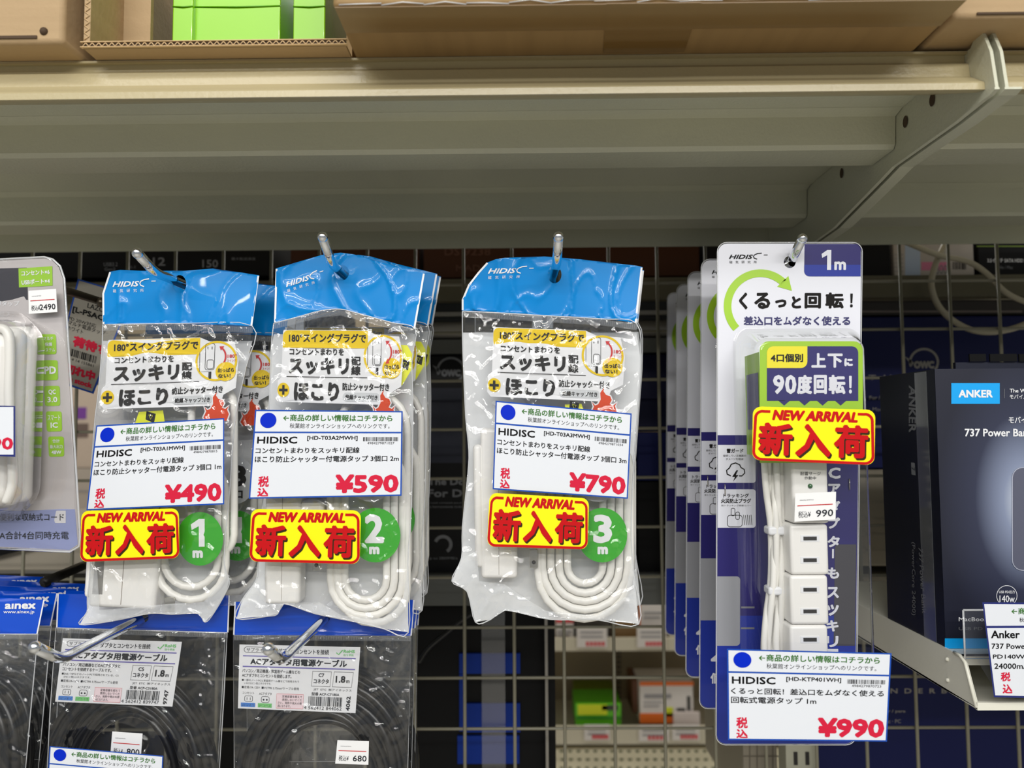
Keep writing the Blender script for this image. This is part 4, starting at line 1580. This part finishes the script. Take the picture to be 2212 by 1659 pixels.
cv.text(CWHITE, '1', 1775, 540, 1796, 583, 4, 2.6).text(CWHITE, 'm', 1803, 565, 1828, 583, 4, 1.4)
cv.frame([(1575, 545), (1662, 545), (1662, 569), (1575, 569)], 96, 30)
logo(cv, BLACK)
cv.quad = None
cv.line(CGREEN, oval(1643, 661, 71, 71, 30, 137, 315), 16.5, 2)
cv.poly(CGREEN, [(1679, 619), (1704, 596), (1712, 628)], 2)
for g, (l, t_, r, b_) in zip('くるっと回転', ((1597, 632, 1615, 668), (1630, 632, 1664, 667), (1675, 647, 1700, 664), (1712, 640, 1732, 666), (1740, 633, 1775, 666), (1785, 632, 1824, 666))):
    cv.text(PTXT, g, l, t_, r, b_, 2, 1.7)
cv.text(PTXT, '！', 1838, 634, 1844, 664, 2, 1.2)
cv.text(M('indigo ink', (40, 38, 96), .5), '差込口をムダなく使える', 1607, 683, 1839, 703, 2, .8)
cv.text(PTXT, '雷ガード', 1571, 969, 1607, 979, 3, .4).text(PTXT, '接続している機器の', 1563, 982, 1613, 987, 3).text(PTXT, 'ダメージを軽減', 1569, 989, 1607, 994, 3)
cv.line(PTXT, [(1580, 1028), (1572, 1024), (1571, 1016), (1577, 1011), (1581, 1003), (1590, 1000), (1599, 1004), (1602, 1010), (1609, 1014), (1610, 1022), (1604, 1028), (1598, 1028)], 2.6, 3)
cv.poly(PTXT, [(1592, 1016), (1583, 1030), (1589, 1030), (1585, 1040), (1597, 1026), (1591, 1026), (1596, 1016)], 3)
cv.text(PTXT, 'トラッキング', 1564, 1066, 1619, 1075, 3, .3).text(PTXT, '火災防止プラグ', 1559, 1077, 1624, 1087, 3, .4).text(PTXT, '耐トラッキング絶縁カバー', 1560, 1090, 1624, 1094, 3)
cv.line(PTXT, rrect(1573, 1113, 1605, 1138, 6), 1.3, 3, True)
cv.line(PTXT, rrect(1581, 1098, 1589, 1114, 3), 1.2, 3, True).line(PTXT, rrect(1591, 1106, 1599, 1122, 3), 1.2, 3, True)
for k in range(5):
    cv.line(PTXT, [(1608 + k * 4, 1112 + k % 2), (1610 + k * 4, 1134)], 1.2, 3)
cv.text(CWHITE, '4', 1577, 1462, 1622, 1508, 3, 2.2).text(CWHITE, '個', 1576, 1522, 1602, 1548, 3, 1.2).text(CWHITE, '口', 1608, 1526, 1630, 1548, 3, 1.2)
for g, y in zip('CアダプターもスッキリI', (1010, 1045, 1082, 1118, 1158, 1194, 1226, 1268, 1306, 1340, 1374, 1402)):
    if g == 'ー':
        cv.line(CWHITE, [(1808, y - 8), (1808, y + 12)], 4, 4)
    else:
        cv.text(CWHITE, g, 1796, y, 1822, y + 24, 4, 1.3)
cv.build('lettering', t)
# clear outer sleeve edge and staples
b = B()
b.tube([P(x, y, D - .0006) for x, y in [(x - (y - 526) * (3.0 if x < 1700 else 14) / 1080, y) for x, y in rrect(1549.5, 523.5, 1863, 1609, 21)]], .0004, EDGEF, 6, closed=True)
b.build('sleeve_edge', t)
for x, y in ((1566, 1046), (1835, 1034)):
    b = B()
    b.tube([P(x, y, D - .001), P(x + .5, y + 24, D - .001)], .0004, PRONG, 6)
    b.build('staple', t)
# raised clear bubble
DF = .522
bx0, bx1, bz1, bz0 = P(1637, 760, DF).x, P(1868, 760, DF).x, P(1700, 733, DF).z, P(1700, 1440, DF).z
bb = B()
fx0, fx1, fz0, fz1 = bx0, bx1, bz0, bz1
gx0_, gx1_, gz0_, gz1_ = P(1591, 760, D).x, P(1858, 760, D).x, P(1700, 1460, D).z, P(1700, 717, D).z


def rr3(x0, z0, x1, z1, r, y, n=6):
    pts = []
    for cx, cz, a0 in ((x1 - r, z1 - r, 0), (x0 + r, z1 - r, 90), (x0 + r, z0 + r, 180), (x1 - r, z0 + r, 270)):
        for i in range(n + 1):
            th = math.radians(a0 + 90 * i / n)
            pts.append(Vector((cx + r * math.cos(th), y, cz + r * math.sin(th))))
    return pts


rings = [rr3(gx0_ - .003, gz0_ - .003, gx1_ + .001, gz1_ + .003, .012, D - .0012), rr3(gx0_, gz0_, gx1_, gz1_, .010, D - .002), rr3(fx0 - .0015, fz0 - .0015, fx1 + .0005, fz1 + .0015, .009, DF + .004), rr3(fx0 - .0005, fz0, fx1, fz1 + .0005, .008, DF + .001),
         rr3(fx0 + .0025, fz0 + .002, fx1 - .002, fz1 - .002, .007, DF)]
N = len(rings[0])
vs = [v for r_ in rings for v in r_]
fs = [(i * N + k, i * N + (k + 1) % N, (i + 1) * N + (k + 1) % N, (i + 1) * N + k) for i in range(len(rings) - 1) for k in range(N)]
bb.add(vs, fs, BLIST, True)
bb.add(rings[-1], [list(range(N))], BLIST)
bb.build('clear_bubble', t)
# folded insert
DI = DF + .003
cv = Canvas(plane(DI))
cv.slab(CGREEN, rrect(1641, 737, 1864, 1000, 20, corners=(1, 1, 0, 0)), .0005)
cv.poly(CNAVY, rrect(1656.6, 748, 1854, 866, 14, corners=(1, 1, 0, 0)), 1)
for x in (1694, 1738, 1777, 1816):
    cv.poly(CNAVY, [(x - 13, 865), (x + 13, 865), (x, 876)], 1)
cv.poly(VYEL, rrect(1656.6, 748, 1744, 795, 14, corners=(1, 0, 1, 0)), 2)
cv.text(PTXT, '4口個別', 1665, 764, 1735, 782, 4, .8)
for g, l, r, t_, b_ in (('上', 1753, 1784, 763, 794), ('下', 1788, 1820, 764, 794), ('に', 1824, 1842, 774, 791)):
    cv.text(CWHITE, g, l, t_, r, b_, 3, 1.6)
for g, l, r in (('9', 1670, 1694), ('0', 1696, 1720), ('度', 1722, 1754), ('回', 1758, 1786), ('転', 1790, 1826)):
    cv.text(CWHITE, g, l, 810, r, 851, 3, 1.9)
cv.text(CWHITE, '！', 1834, 812, 1840, 850, 3, 1.4)
cv.build('folded_insert', t)
xs = P(1641, 800, DI).x
cv = Canvas(lambda px, py, lift=0: PX(px, py, xs - lift))
za, zb = P(1641, 760, DI).z, P(1641, 985, DI).z
b = B()
b.add([(xs, DI, za), (xs, DI + .034, za + .0), (xs, DI + .034, zb), (xs, DI, zb)], [(0, 1, 2, 3)], CGREEN)
b.add([(xs - .0003, DI + .003, za - .014), (xs - .0003, DI + .030, za - .014), (xs - .0003, DI + .030, zb + .018), (xs - .0003, DI + .003, zb + .018)], [(0, 1, 2, 3)], CNAVY)
b.build('insert_side', t)
# strip body
DS = .528
b = B()


def seg(y0, y1, l=1706, r=1792):
    a, c = P(l, y0, DS), P(r, y1, DS)
    b.rbox(a.x, DS, c.z, c.x, DS + .030, a.z, .0022, TAPW, 3)
    return a, c


def sub(y0, y1, name):
    global b
    b = B()
    seg(y0, y1)
    return b.build(name, t)


sub(870, 1131, 'surge_unit')
for y0, y1 in ((1133, 1242), (1243.5, 1350), (1351.5, 1458), (1459.5, 1560)):
    o = sub(y0, y1, 'swivel_socket')
    b = B()
    for yy in (y0 + 30, y0 + 77):
        a, c = P(1729, yy - 7, DS), P(1770, yy + 7, DS)
        b.box(a.x, DS - .0003, c.z, c.x, DS + .0002, a.z, WHITE)
        a, c = P(1735, yy - 4, DS), P(1764, yy + 4, DS)
        b.box(a.x, DS - .0005, c.z, c.x, DS, a.z, SLOT)
    b.build('socket_slots', o)
b = B()
b.ball(P(1750, 1050, DS), .0017, LEDG, 8)
b.build('indicator_light', t)
cv = Canvas(plane(DS - .0003))
cv.text(LBTXT, '耐雷サージ', 1729, 1019, 1773, 1027, 1).text(LBTXT, '作動中', 1738, 1029, 1763, 1036, 1)
cv.build('surge_lettering', t)
st_quad([(1718, 1066), (1806, 1062), (1805, 1122), (1716, 1127)], DF - .001, '990', t)
b = B()
for k, dx in enumerate((0, 9, 18, 27, 36)):
    q = smooth([(1650 + dx, 990), (1655 + dx * .9, 1060), (1664 + dx * .7, 1130), (1666 + dx * .6, 1200), (1664 + dx * .7, 1260), (1655 + dx * .9, 1330), (1650 + dx, 1400), (1656 + dx, 1450)], 5)
    b.tube([P(x, y, .545 + .003 * math.sin(k * 2.1 + y / 60)) for x, y in q], .0023, CORD, 8)
b.build('bundled_cord', t)
for y in (1138, 1268):
    b = B()
    a, c = P(1659, y, .5415), P(1700, y + 18, .5415)
    b.rbox(a.x, .5400, c.z, c.x, .5520, a.z, .0015, WHITE, 2)
    b.build('cord_tie', t)

for k, (x, y, d, lab) in enumerate(((1516, 562, .636, 'second'), (1487, 589, .704, 'third'), (1463, 616, .768, 'fourth'), (1443, 634, .832, 'last'))):
    behind(bl, (1551, 526), D, (x, y), d, '%s blister pack from the front in the row behind the 1 m card' % lab, ('staple',) if k else ())

# ------------------------------------------------------------------ left blister pack (multi tap)
D = .55
t = thing('multi_tap_pack', P(20, 640, D), 'silver blister pack with a white multi tap, marked 2490, at the left edge', 'blister pack')
cv = Canvas(soft(D, .002, 200, 3.3))
out = [(-260, 575), (0, 562), (95, 557)] + [(112, 562), (127, 577), (136, 602)] + [(150, 830), (170, 1160), (168, 1178), (150, 1190), (0, 1183), (-260, 1170)]
cv.slab(SILV, out, .0006, 0, 24)
cv.build('backing_card', t)
cv.poly(SILVD, [(-200, 586), (58, 578), (62, 692), (-200, 700)], 1, 24)  # dark reflection in the silver foil, painted as a patch
cv.poly(LAVE, [(-260, 1092), (162, 1100), (168, 1176), (150, 1188), (0, 1181), (-260, 1168)], 1, 24)  # lavender reflection in the silver foil, painted as a band
cv.build('card_colour_areas', t)
cv.frame([(39.8, 580), (113, 575), (113.6, 617), (41, 621)], 74, 40)
cv.rect(ICGREEN, 0, 0, 74, 40, 2)
cv.text(WHITE, 'コンセント×6', 6, 6, 68, 16, 4, .4).text(WHITE, 'USBポート×4', 6, 24, 68, 35, 4, .4)
cv.quad = None
cv.text(WHITE, '電源タップ', -22, 650, 42, 661, 3, .2)
for (x, y), s in zip(((104, 744), (107.6, 800), (112, 855.5), (116, 910.6), (120.7, 965)), ((('マルチ', .1), ('保護', .2), ('システム', .1)), (('PD', 1),), (('QC', .5), ('3.0', .5)), (('スマート', .1), ('IC', .6)), (('合計', .1), ('最大出力', .1), ('48W', .4)))):
    q = [(x - 17, y - 22), (x + 17, y - 22), (x + 18, y + 21), (x - 15, y + 22)]
    cv.frame(q, 34, 44)
    cv.poly(ICGREEN, rrect(0, 0, 34, 44, 5), 2)
    n = len(s)
    hgt = {1: 18, 2: 13, 3: 9}[n]
    for k, (g, bo) in enumerate(s):
        cy = 44 * (k + 1) / (n + 1) + (0 if n == 1 else (k - (n - 1) / 2) * 1.5)
        w = min(28, 6 * len(g) + (14 if n == 1 else 4))
        cv.text(WHITE, g, 17 - w / 2, cy - hgt / 2 + .5, 17 + w / 2, cy + hgt / 2 - .5, 4, bo)
cv.quad = None
cv.rect(M('pale strip', (205, 203, 206), .5), -200, 1103, 142, 1130, 2)
cv.text(LBTXT, '移動に便利な収納式コード', -48, 1109, 138, 1125, 4, .1)
cv.text(LBTXT, 'USBポート8.4A合計4台同時充電', -110, 1148, 148, 1165, 4, .1)
cv.build('lettering', t)
b = B()
a = P(-140, 690, D - .01)
for (l, t_, r, b_, y0, y1, rad) in ((-150, 712, 2, 1100, D - .034, D - .006, .012), (-120, 706, 28, 1094, D - .025, D - .010, .0072), (-90, 704, 54, 1086, D - .015, D - .003, .0055)):
    b = B()
    a, c = P(l, t_, y0), P(r, b_, y0)
    b.rbox(a.x, y0, c.z, c.x, y1, a.z, rad, TAPW, 5)
    b.build('tap_body', t)
b = B()
b.tube([P(x, y, D - .030) for x, y in smooth([(-36, 712), (-2, 708), (18, 722), (22, 770), (20, 850), (24, 950), (28, 1040), (14, 1086)], 6)], .0032, CORD, 10)
b.build('power_cord', t)
y = D - .04
a, c = P(-170, 690, y), P(12, 1106, y)
rings = [rr3(P(-200, 1130, D).x, P(0, 1128, D).z, P(80, 700, D).x, P(0, 672, D).z, .02, D - .001), rr3(a.x - .004, c.z - .004, c.x + .004, a.z + .004, .02, D - .01), rr3(a.x, c.z, c.x + .002, a.z, .018, y + .006), rr3(a.x + .004, c.z + .004, c.x - .003, a.z - .004, .014, y - .001)]
N = len(rings[0])
bb = B()
bb.add([v for r_ in rings for v in r_], [(i * N + k, i * N + (k + 1) % N, (i + 1) * N + (k + 1) % N, (i + 1) * N + k) for i in range(len(rings) - 1) for k in range(N)], BLIST, True)
bb.add(rings[-1], [list(range(N))], BLIST)
bb.build('clear_bubble', t)
cf = Canvas(crinkle(D - .003, .0016, 60, 8.8))
cf.poly(BLIST, [(-260, 572), (0, 559), (95, 554), (115, 559), (131, 574), (140, 600), (150, 700), (150, 830), (160, 1000), (174, 1160), (172, 1182), (150, 1193), (0, 1186), (-260, 1173)], 0, 9, smooth=True)
cf.build('clear_sleeve', t)
b = B()
b.tube([P(x, yy, D - .0006) for x, yy in [(-260, 574), (0, 560), (96, 555), (114, 560), (130, 575), (139, 602), (153, 830), (173, 1160), (171, 1180), (151, 1192), (0, 1185)]], .0008, EDGEF, 6)
b.build('sleeve_edge', t)
st_quad([(61.6, 628), (121, 624), (124, 674), (62, 678)], D - .006, '2490', t)
cv = Canvas(plane(.498))
cv.slab(M('dark blue card edge', (30, 40, 110), .4), [(-130, 873), (33, 877), (33, 987), (-130, 980)], .0004)
cv.rect(PAPER, -126, 879, 29, 982, 1)
cv.text(REDINK, '¥2,490', -110, 944, 28, 975, 2, 1.5)
o = cv.build('price_card')
tag(o, 'dark bordered price card in front of the silver multi tap pack', 'price card', 'blue bordered price cards')

# tilted dim card hanging behind
D = .70
q = [(197, 596), (330, 662), (262, 920), (96, 800)]
q = [(176, 606), (350, 690), (262, 885), (110, 795)]
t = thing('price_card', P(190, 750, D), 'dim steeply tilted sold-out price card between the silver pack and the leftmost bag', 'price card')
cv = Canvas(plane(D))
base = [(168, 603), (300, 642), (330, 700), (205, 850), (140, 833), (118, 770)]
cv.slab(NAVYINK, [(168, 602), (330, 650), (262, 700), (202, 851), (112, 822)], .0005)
cv.poly(M('shade-darkened card paper', (160, 155, 144), .5, spec=.2), [(171, 606), (326, 652), (258, 700), (199, 846), (115, 818)], 1)  # paper colour darkened to carry the shade the card hangs in
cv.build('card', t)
ang = math.radians(17)


def tl(x, y, w, h):
    ux, uy = math.cos(ang), math.sin(ang)
    return [(x, y), (x + w * ux, y + w * uy), (x + w * ux - h * uy * .6, y + w * uy + h * ux), (x - h * uy * .6, y + h * ux)]


for s, x, y, w, h, bo, m in (('LAZOS', 190, 654, 44, 11, .2, BLACK), ('[L-PSACM]', 158, 661, 92, 16, .8, BLACK), ('PD 20W対応', 149, 682, 62, 9, 0, BLACK), ('マルチ電源タップ', 148, 691, 84, 10, 0, BLACK), ('ホワイト', 146, 703, 36, 9, 0, BLACK), ('荷待ち', 160, 724, 78, 24, 1.5, REDINK), ('4 14 155861', 155, 773, 50, 6, 0, BLACK), ('切れ中', 142, 783, 68, 22, 1.5, REDINK), ('in stock', 146, 811, 56, 12, 1.0, REDINK)):
    cv.frame(tl(x, y, w, h), w, h)
    cv.text(m, s, 0, 0, w, h, 3, bo)
cv.frame(tl(154, 753, 58, 16), 58, 16)
cv.bars(BLACK, 0, 0, 58, 16, 3, 12, 24)
cv.quad = None
cv.build('lettering', t)
t = thing('scanner_hook', P(190, 640, .68), 'dark flat bar hook crossing the dim tilted price card', 'hook')
b = B()
b.tube([P(120, 622, .62), P(150, 630, .64), P(220, 652, .68), P(300, 676, .80)], .0036, M('dark bronze metal', (84, 76, 64), .35, metal=.7), 8)
b.build('bar', t)
b = B()
b.ball(P(219, 653, .672), .0045, M('dark bronze metal', None), 8)
b.build('tip', t)
t = thing('display_hook', P(120, 1240, .7), 'dark hook arm above the deep blue headers at lower left', 'hook', 'chrome display hooks')
b = B()
b.tube([P(95, 1258, .66), P(130, 1243, .68), P(170, 1226, .72), P(200, 1214, .80)], .0045, M('black coated steel', (30, 28, 26), .4), 8)
b.build('rod', t)

# ------------------------------------------------------------------ small right shelf, power bank box, acrylic holder
WSH = M('white enamel shelf', (224, 222, 208), .32, bump=(300, .1))
t = thing('display_shelf', (.55, .70, -.20), 'small white enamel shelf holding the power bank box', 'shelf')
b = B()
X = .3241
prof = [(.5600, -.2001), (.5720, -.1725), (.5780, -.1692), (.5899, -.1690), (.868, -.1706), (.868, -.2026), (.60, -.2012)]
b.prism_x(prof, X, X + .0018, WSH)
b.build('side_bracket', t)
b = B()
b.tube([(X, .5600, -.2001), (X, .5720, -.1722), (X, .5780, -.1690), (X, .5860, -.1688)], .0013, WSH, 8)
b.build('bracket_flange', t)
b = B()
b.box(X, .56, -.2012, 1.0, .86, -.1998, WSH)
b.box(X, .559, -.2016, 1.0, .562, -.1962, WSH)
b.build('shelf_plate', t)
b = B()
b.box(X + .002, .585, -.1715, 1.0, .86, -.1702, WSH)
b.box(X + .002, .585, -.1780, 1.0, .5865, -.1702, WSH)
b.build('raised_deck', t)
for y, z in ((PX(2047, 1424, .3241).y, PX(2047, 1424, .3241).z), (PX(2048, 1469, .3241).y, PX(2048, 1469, .3241).z)):
    b = B()
    b.ball((X - .0002, y, z), .0016, WSH, 6)
    b.build('rivet', t)

D = .60
gl = bpy.data.materials.new('glowing product print')
gl.use_nodes = True
nt = gl.node_tree
bs = nt.nodes['Principled BSDF']
bs.inputs['Roughness'].default_value = .42
tc = nt.nodes.new('ShaderNodeTexCoord')
mpn = nt.nodes.new('ShaderNodeMapping')
cc = P(2215, 1085, D)
c0 = P(2038, 1400, D)
mpn.vector_type = 'POINT'
mpn.inputs['Location'].default_value = (-(cc.x - c0.x) * 15, 0, -(cc.z - c0.z) * 8.5)
mpn.inputs['Scale'].default_value = (15, 0, 8.5)
gr = nt.nodes.new('ShaderNodeTexGradient')
gr.gradient_type = 'SPHERICAL'
cr = nt.nodes.new('ShaderNodeValToRGB')
cr.color_ramp.elements[0].color = rgb((24, 26, 42))
cr.color_ramp.elements[1].color = rgb((205, 212, 222))
e = cr.color_ramp.elements.new(.42)
e.color = rgb((44, 48, 70))
e2 = cr.color_ramp.elements.new(.75)
e2.color = rgb((128, 138, 164))
nt.links.new(tc.outputs['Object'], mpn.inputs[0])
nt.links.new(mpn.outputs[0], gr.inputs[0])
nt.links.new(gr.outputs[1], cr.inputs[0])
nt.links.new(cr.outputs[0], bs.inputs['Base Color'])
t = thing('power_bank_box', c0, 'dark navy power bank box with a bright blue logo on the small white shelf', 'box')
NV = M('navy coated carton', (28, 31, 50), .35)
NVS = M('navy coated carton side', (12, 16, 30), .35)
a, c = P(2024, 797, D), P(2038, 1402, D)
ZB = -.1701
xl = P(2031, 1100, D).x
b = B()
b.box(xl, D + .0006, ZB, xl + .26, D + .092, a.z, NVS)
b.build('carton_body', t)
b = B()
b.add([(xl, D, ZB), (xl + .26, D, ZB), (xl + .26, D, a.z), (xl, D, a.z)], [(0, 1, 2, 3)], gl)
b.build('front_panel', t)
b = B()
b.box(P(2094, 790, .64).x, .66, a.z, xl + .26, .664, a.z + .010, NV)
b.build('hang_tab', t)
cv = Canvas(plane(.6595))
b = B()
for l, r in ((2092, 2128), (2136, 2195), (2199, 2260)):
    q0, q1 = P(l, 765, .659), P(r, 781, .659)
    b.box(q0.x, .6575, q1.z, q1.x, .659, q0.z, BKBOX)
b.build('tab_windows', t)
AB = M('bright cyan blue', (0, 160, 235), .4)
cv = Canvas(plane(D - .0001))
cv.rect(AB, 2055, 827.5, 2159.6, 872.3, 1)
cv.rect(AB, 2041, 1379, 2330, 1401, 1)
cv.build('blue_print', t)
cv.text(WHITE, 'ANKER', 2070.6, 842, 2144.5, 858.7, 3, 1.1)
cv.rect(GREYTXT, 2169, 840, 2170, 860, 2)
cv.text(WHITE, "The World's No.1", 2181, 839.5, 2270, 848, 2, .2).text(WHITE, 'モバイル充電ブランド', 2181, 852, 2280, 862, 2, .1)
cv.text(WHITE, 'モバイルバッテリー', 2179, 900, 2300, 915, 2, .2)
cv.text(WHITE, '737 Power Bank', 2084, 926, 2232, 943, 2, .6)
cv.line(WHITE, oval(2175, 1287, 22, 22, 30), 1.2, 2, True)
cv.text(WHITE, 'USB PD出力', 2158, 1275, 2192, 1282, 2, .1).text(WHITE, '140w', 2159, 1286, 2192, 1301, 2, .3)
cv.text(WHITE, 'MacBook Pro 16"', 2071, 1333, 2190, 1342, 2, .1).text(GREYTXT, 'USB PD 3.1対応', 2071, 1353, 2180, 1362, 2)
cv.build('front_lettering', t)
cv.poly(M('gunmetal print', (96, 98, 116), .35, metal=.2), rrect(2187, 1010, 2400, 1232, 22), 2)
cv.line(M('pale rim print', (170, 174, 190), .4), rrect(2187, 1010, 2400, 1232, 22), 1.6, 3, True)
cv.build('product_picture', t)
side = Canvas(lambda px, py, lift=0: PX(px, py, xl - .0001 - lift))
side.frame([(1979, 836), (1979, 934), (1963, 934), (1963, 832)], 100, 16)
side.text(GREYTXT, 'ANKER', 0, 0, 100, 16, 2, 1.0)
side.frame([(1993, 1186), (2001, 1325), (1992, 1325), (1984, 1182)], 140, 9)
side.text(GREYTXT, '737 Power Bank', 0, 0, 140, 9, 2, .2)
side.frame([(1977, 1172), (1978, 1330), (1968, 1328), (1968, 1170)], 160, 9)
side.text(GREYTXT, '(PowerCore 24000)', 0, 0, 160, 9, 2)
side.frame([(1976, 1000), (1978, 1027), (1969, 1025), (1968, 999)], 27, 9)
side.rect(GREYTXT, 0, 0, 27, 9, 1)
side.text(NV, '7', 10, 1, 17, 8, 3)
side.quad = None
side.build('side_lettering', t)
b = B()
ya, yb = D + .012, D + .030
b.box(xl - .0006, ya, -.170, xl - .0002, yb, a.z - .001, film_mat('clear box tape', .08, 3, .1))
b.build('clear_tape', t)

t = thing('acrylic_holder', P(2150, 1400, .565), 'clear acrylic tag holder clipped to the small white shelf', 'holder')
b = B()
a, c = P(2140, 1305, .570), P(2146, 1420, .566)
aa = P(2078, 1317, .575)
b.box(aa.x, .5735, P(0, 1430, .575).z, aa.x + .26, .5750, aa.z, ACRYL)
b.build('upright_panel', t)
b = B()
b.tube([(aa.x, .5735, aa.z), (aa.x, .5735, P(0, 1430, .575).z)], .0008, EDGEF, 6)
b.tube([(aa.x, .5735, aa.z), (aa.x + .26, .5735, aa.z)], .0008, EDGEF, 6)
b.build('panel_edge', t)
b = B()
b.add([(aa.x + .006, .573, P(0, 1420, .575).z), (aa.x + .26, .573, P(0, 1420, .575).z), (aa.x + .26, .556, P(0, 1508, .556).z), (aa.x + .012, .556, P(0, 1508, .556).z)], [(0, 1, 2, 3)], ACRYL)
b.build('sloping_front', t)
q = [(2122, 1301), (2440, 1303), (2440, 1513), (2147, 1506)]
t = thing('price_card', P(2200, 1500, .553), 'white price card in the clear acrylic holder in front of the navy box', 'price card', 'blue bordered price cards')
cv = Canvas(plane(.553))
cv.slab(M('dark blue card edge', None), q, .0005)
cv.poly(PAPER, [(2126, 1305), (2436, 1307), (2436, 1350), (2131, 1352)], 1)
cv.poly(PAPER, [(2132, 1357), (2436, 1355), (2436, 1509), (2150, 1502)], 1)
cv.build('card', t)
cv.text(GREENINK, '←商品の詳しい情報はコチラから', 2185, 1313, 2418, 1327, 2, .4)
cv.text(BLACK, '秋葉館オンラインショップへのリンクです。', 2202, 1334, 2416, 1344, 2)
cv.text(BLACK, 'Anker', 2141, 1362, 2203, 1379, 2, .7)
cv.text(BLACK, '737 Power Bank', 2142, 1390, 2262, 1402, 2, .3)
cv.text(BLACK, 'PD140W対応', 2145, 1412, 2250, 1424, 2, .3)
cv.text(BLACK, '24000mAh', 2148, 1433, 2232, 1445, 2, .3)
cv.text(REDINK, '税', 2162, 1452, 2183, 1472, 2, .8).text(REDINK, '込', 2166, 1478, 2187, 1498, 2, .8)
cv.build('lettering', t)
print('TRIS', sum(sum(len(p.vertices) - 2 for p in o.data.polygons) for o in bpy.data.objects if o.type == 'MESH'))
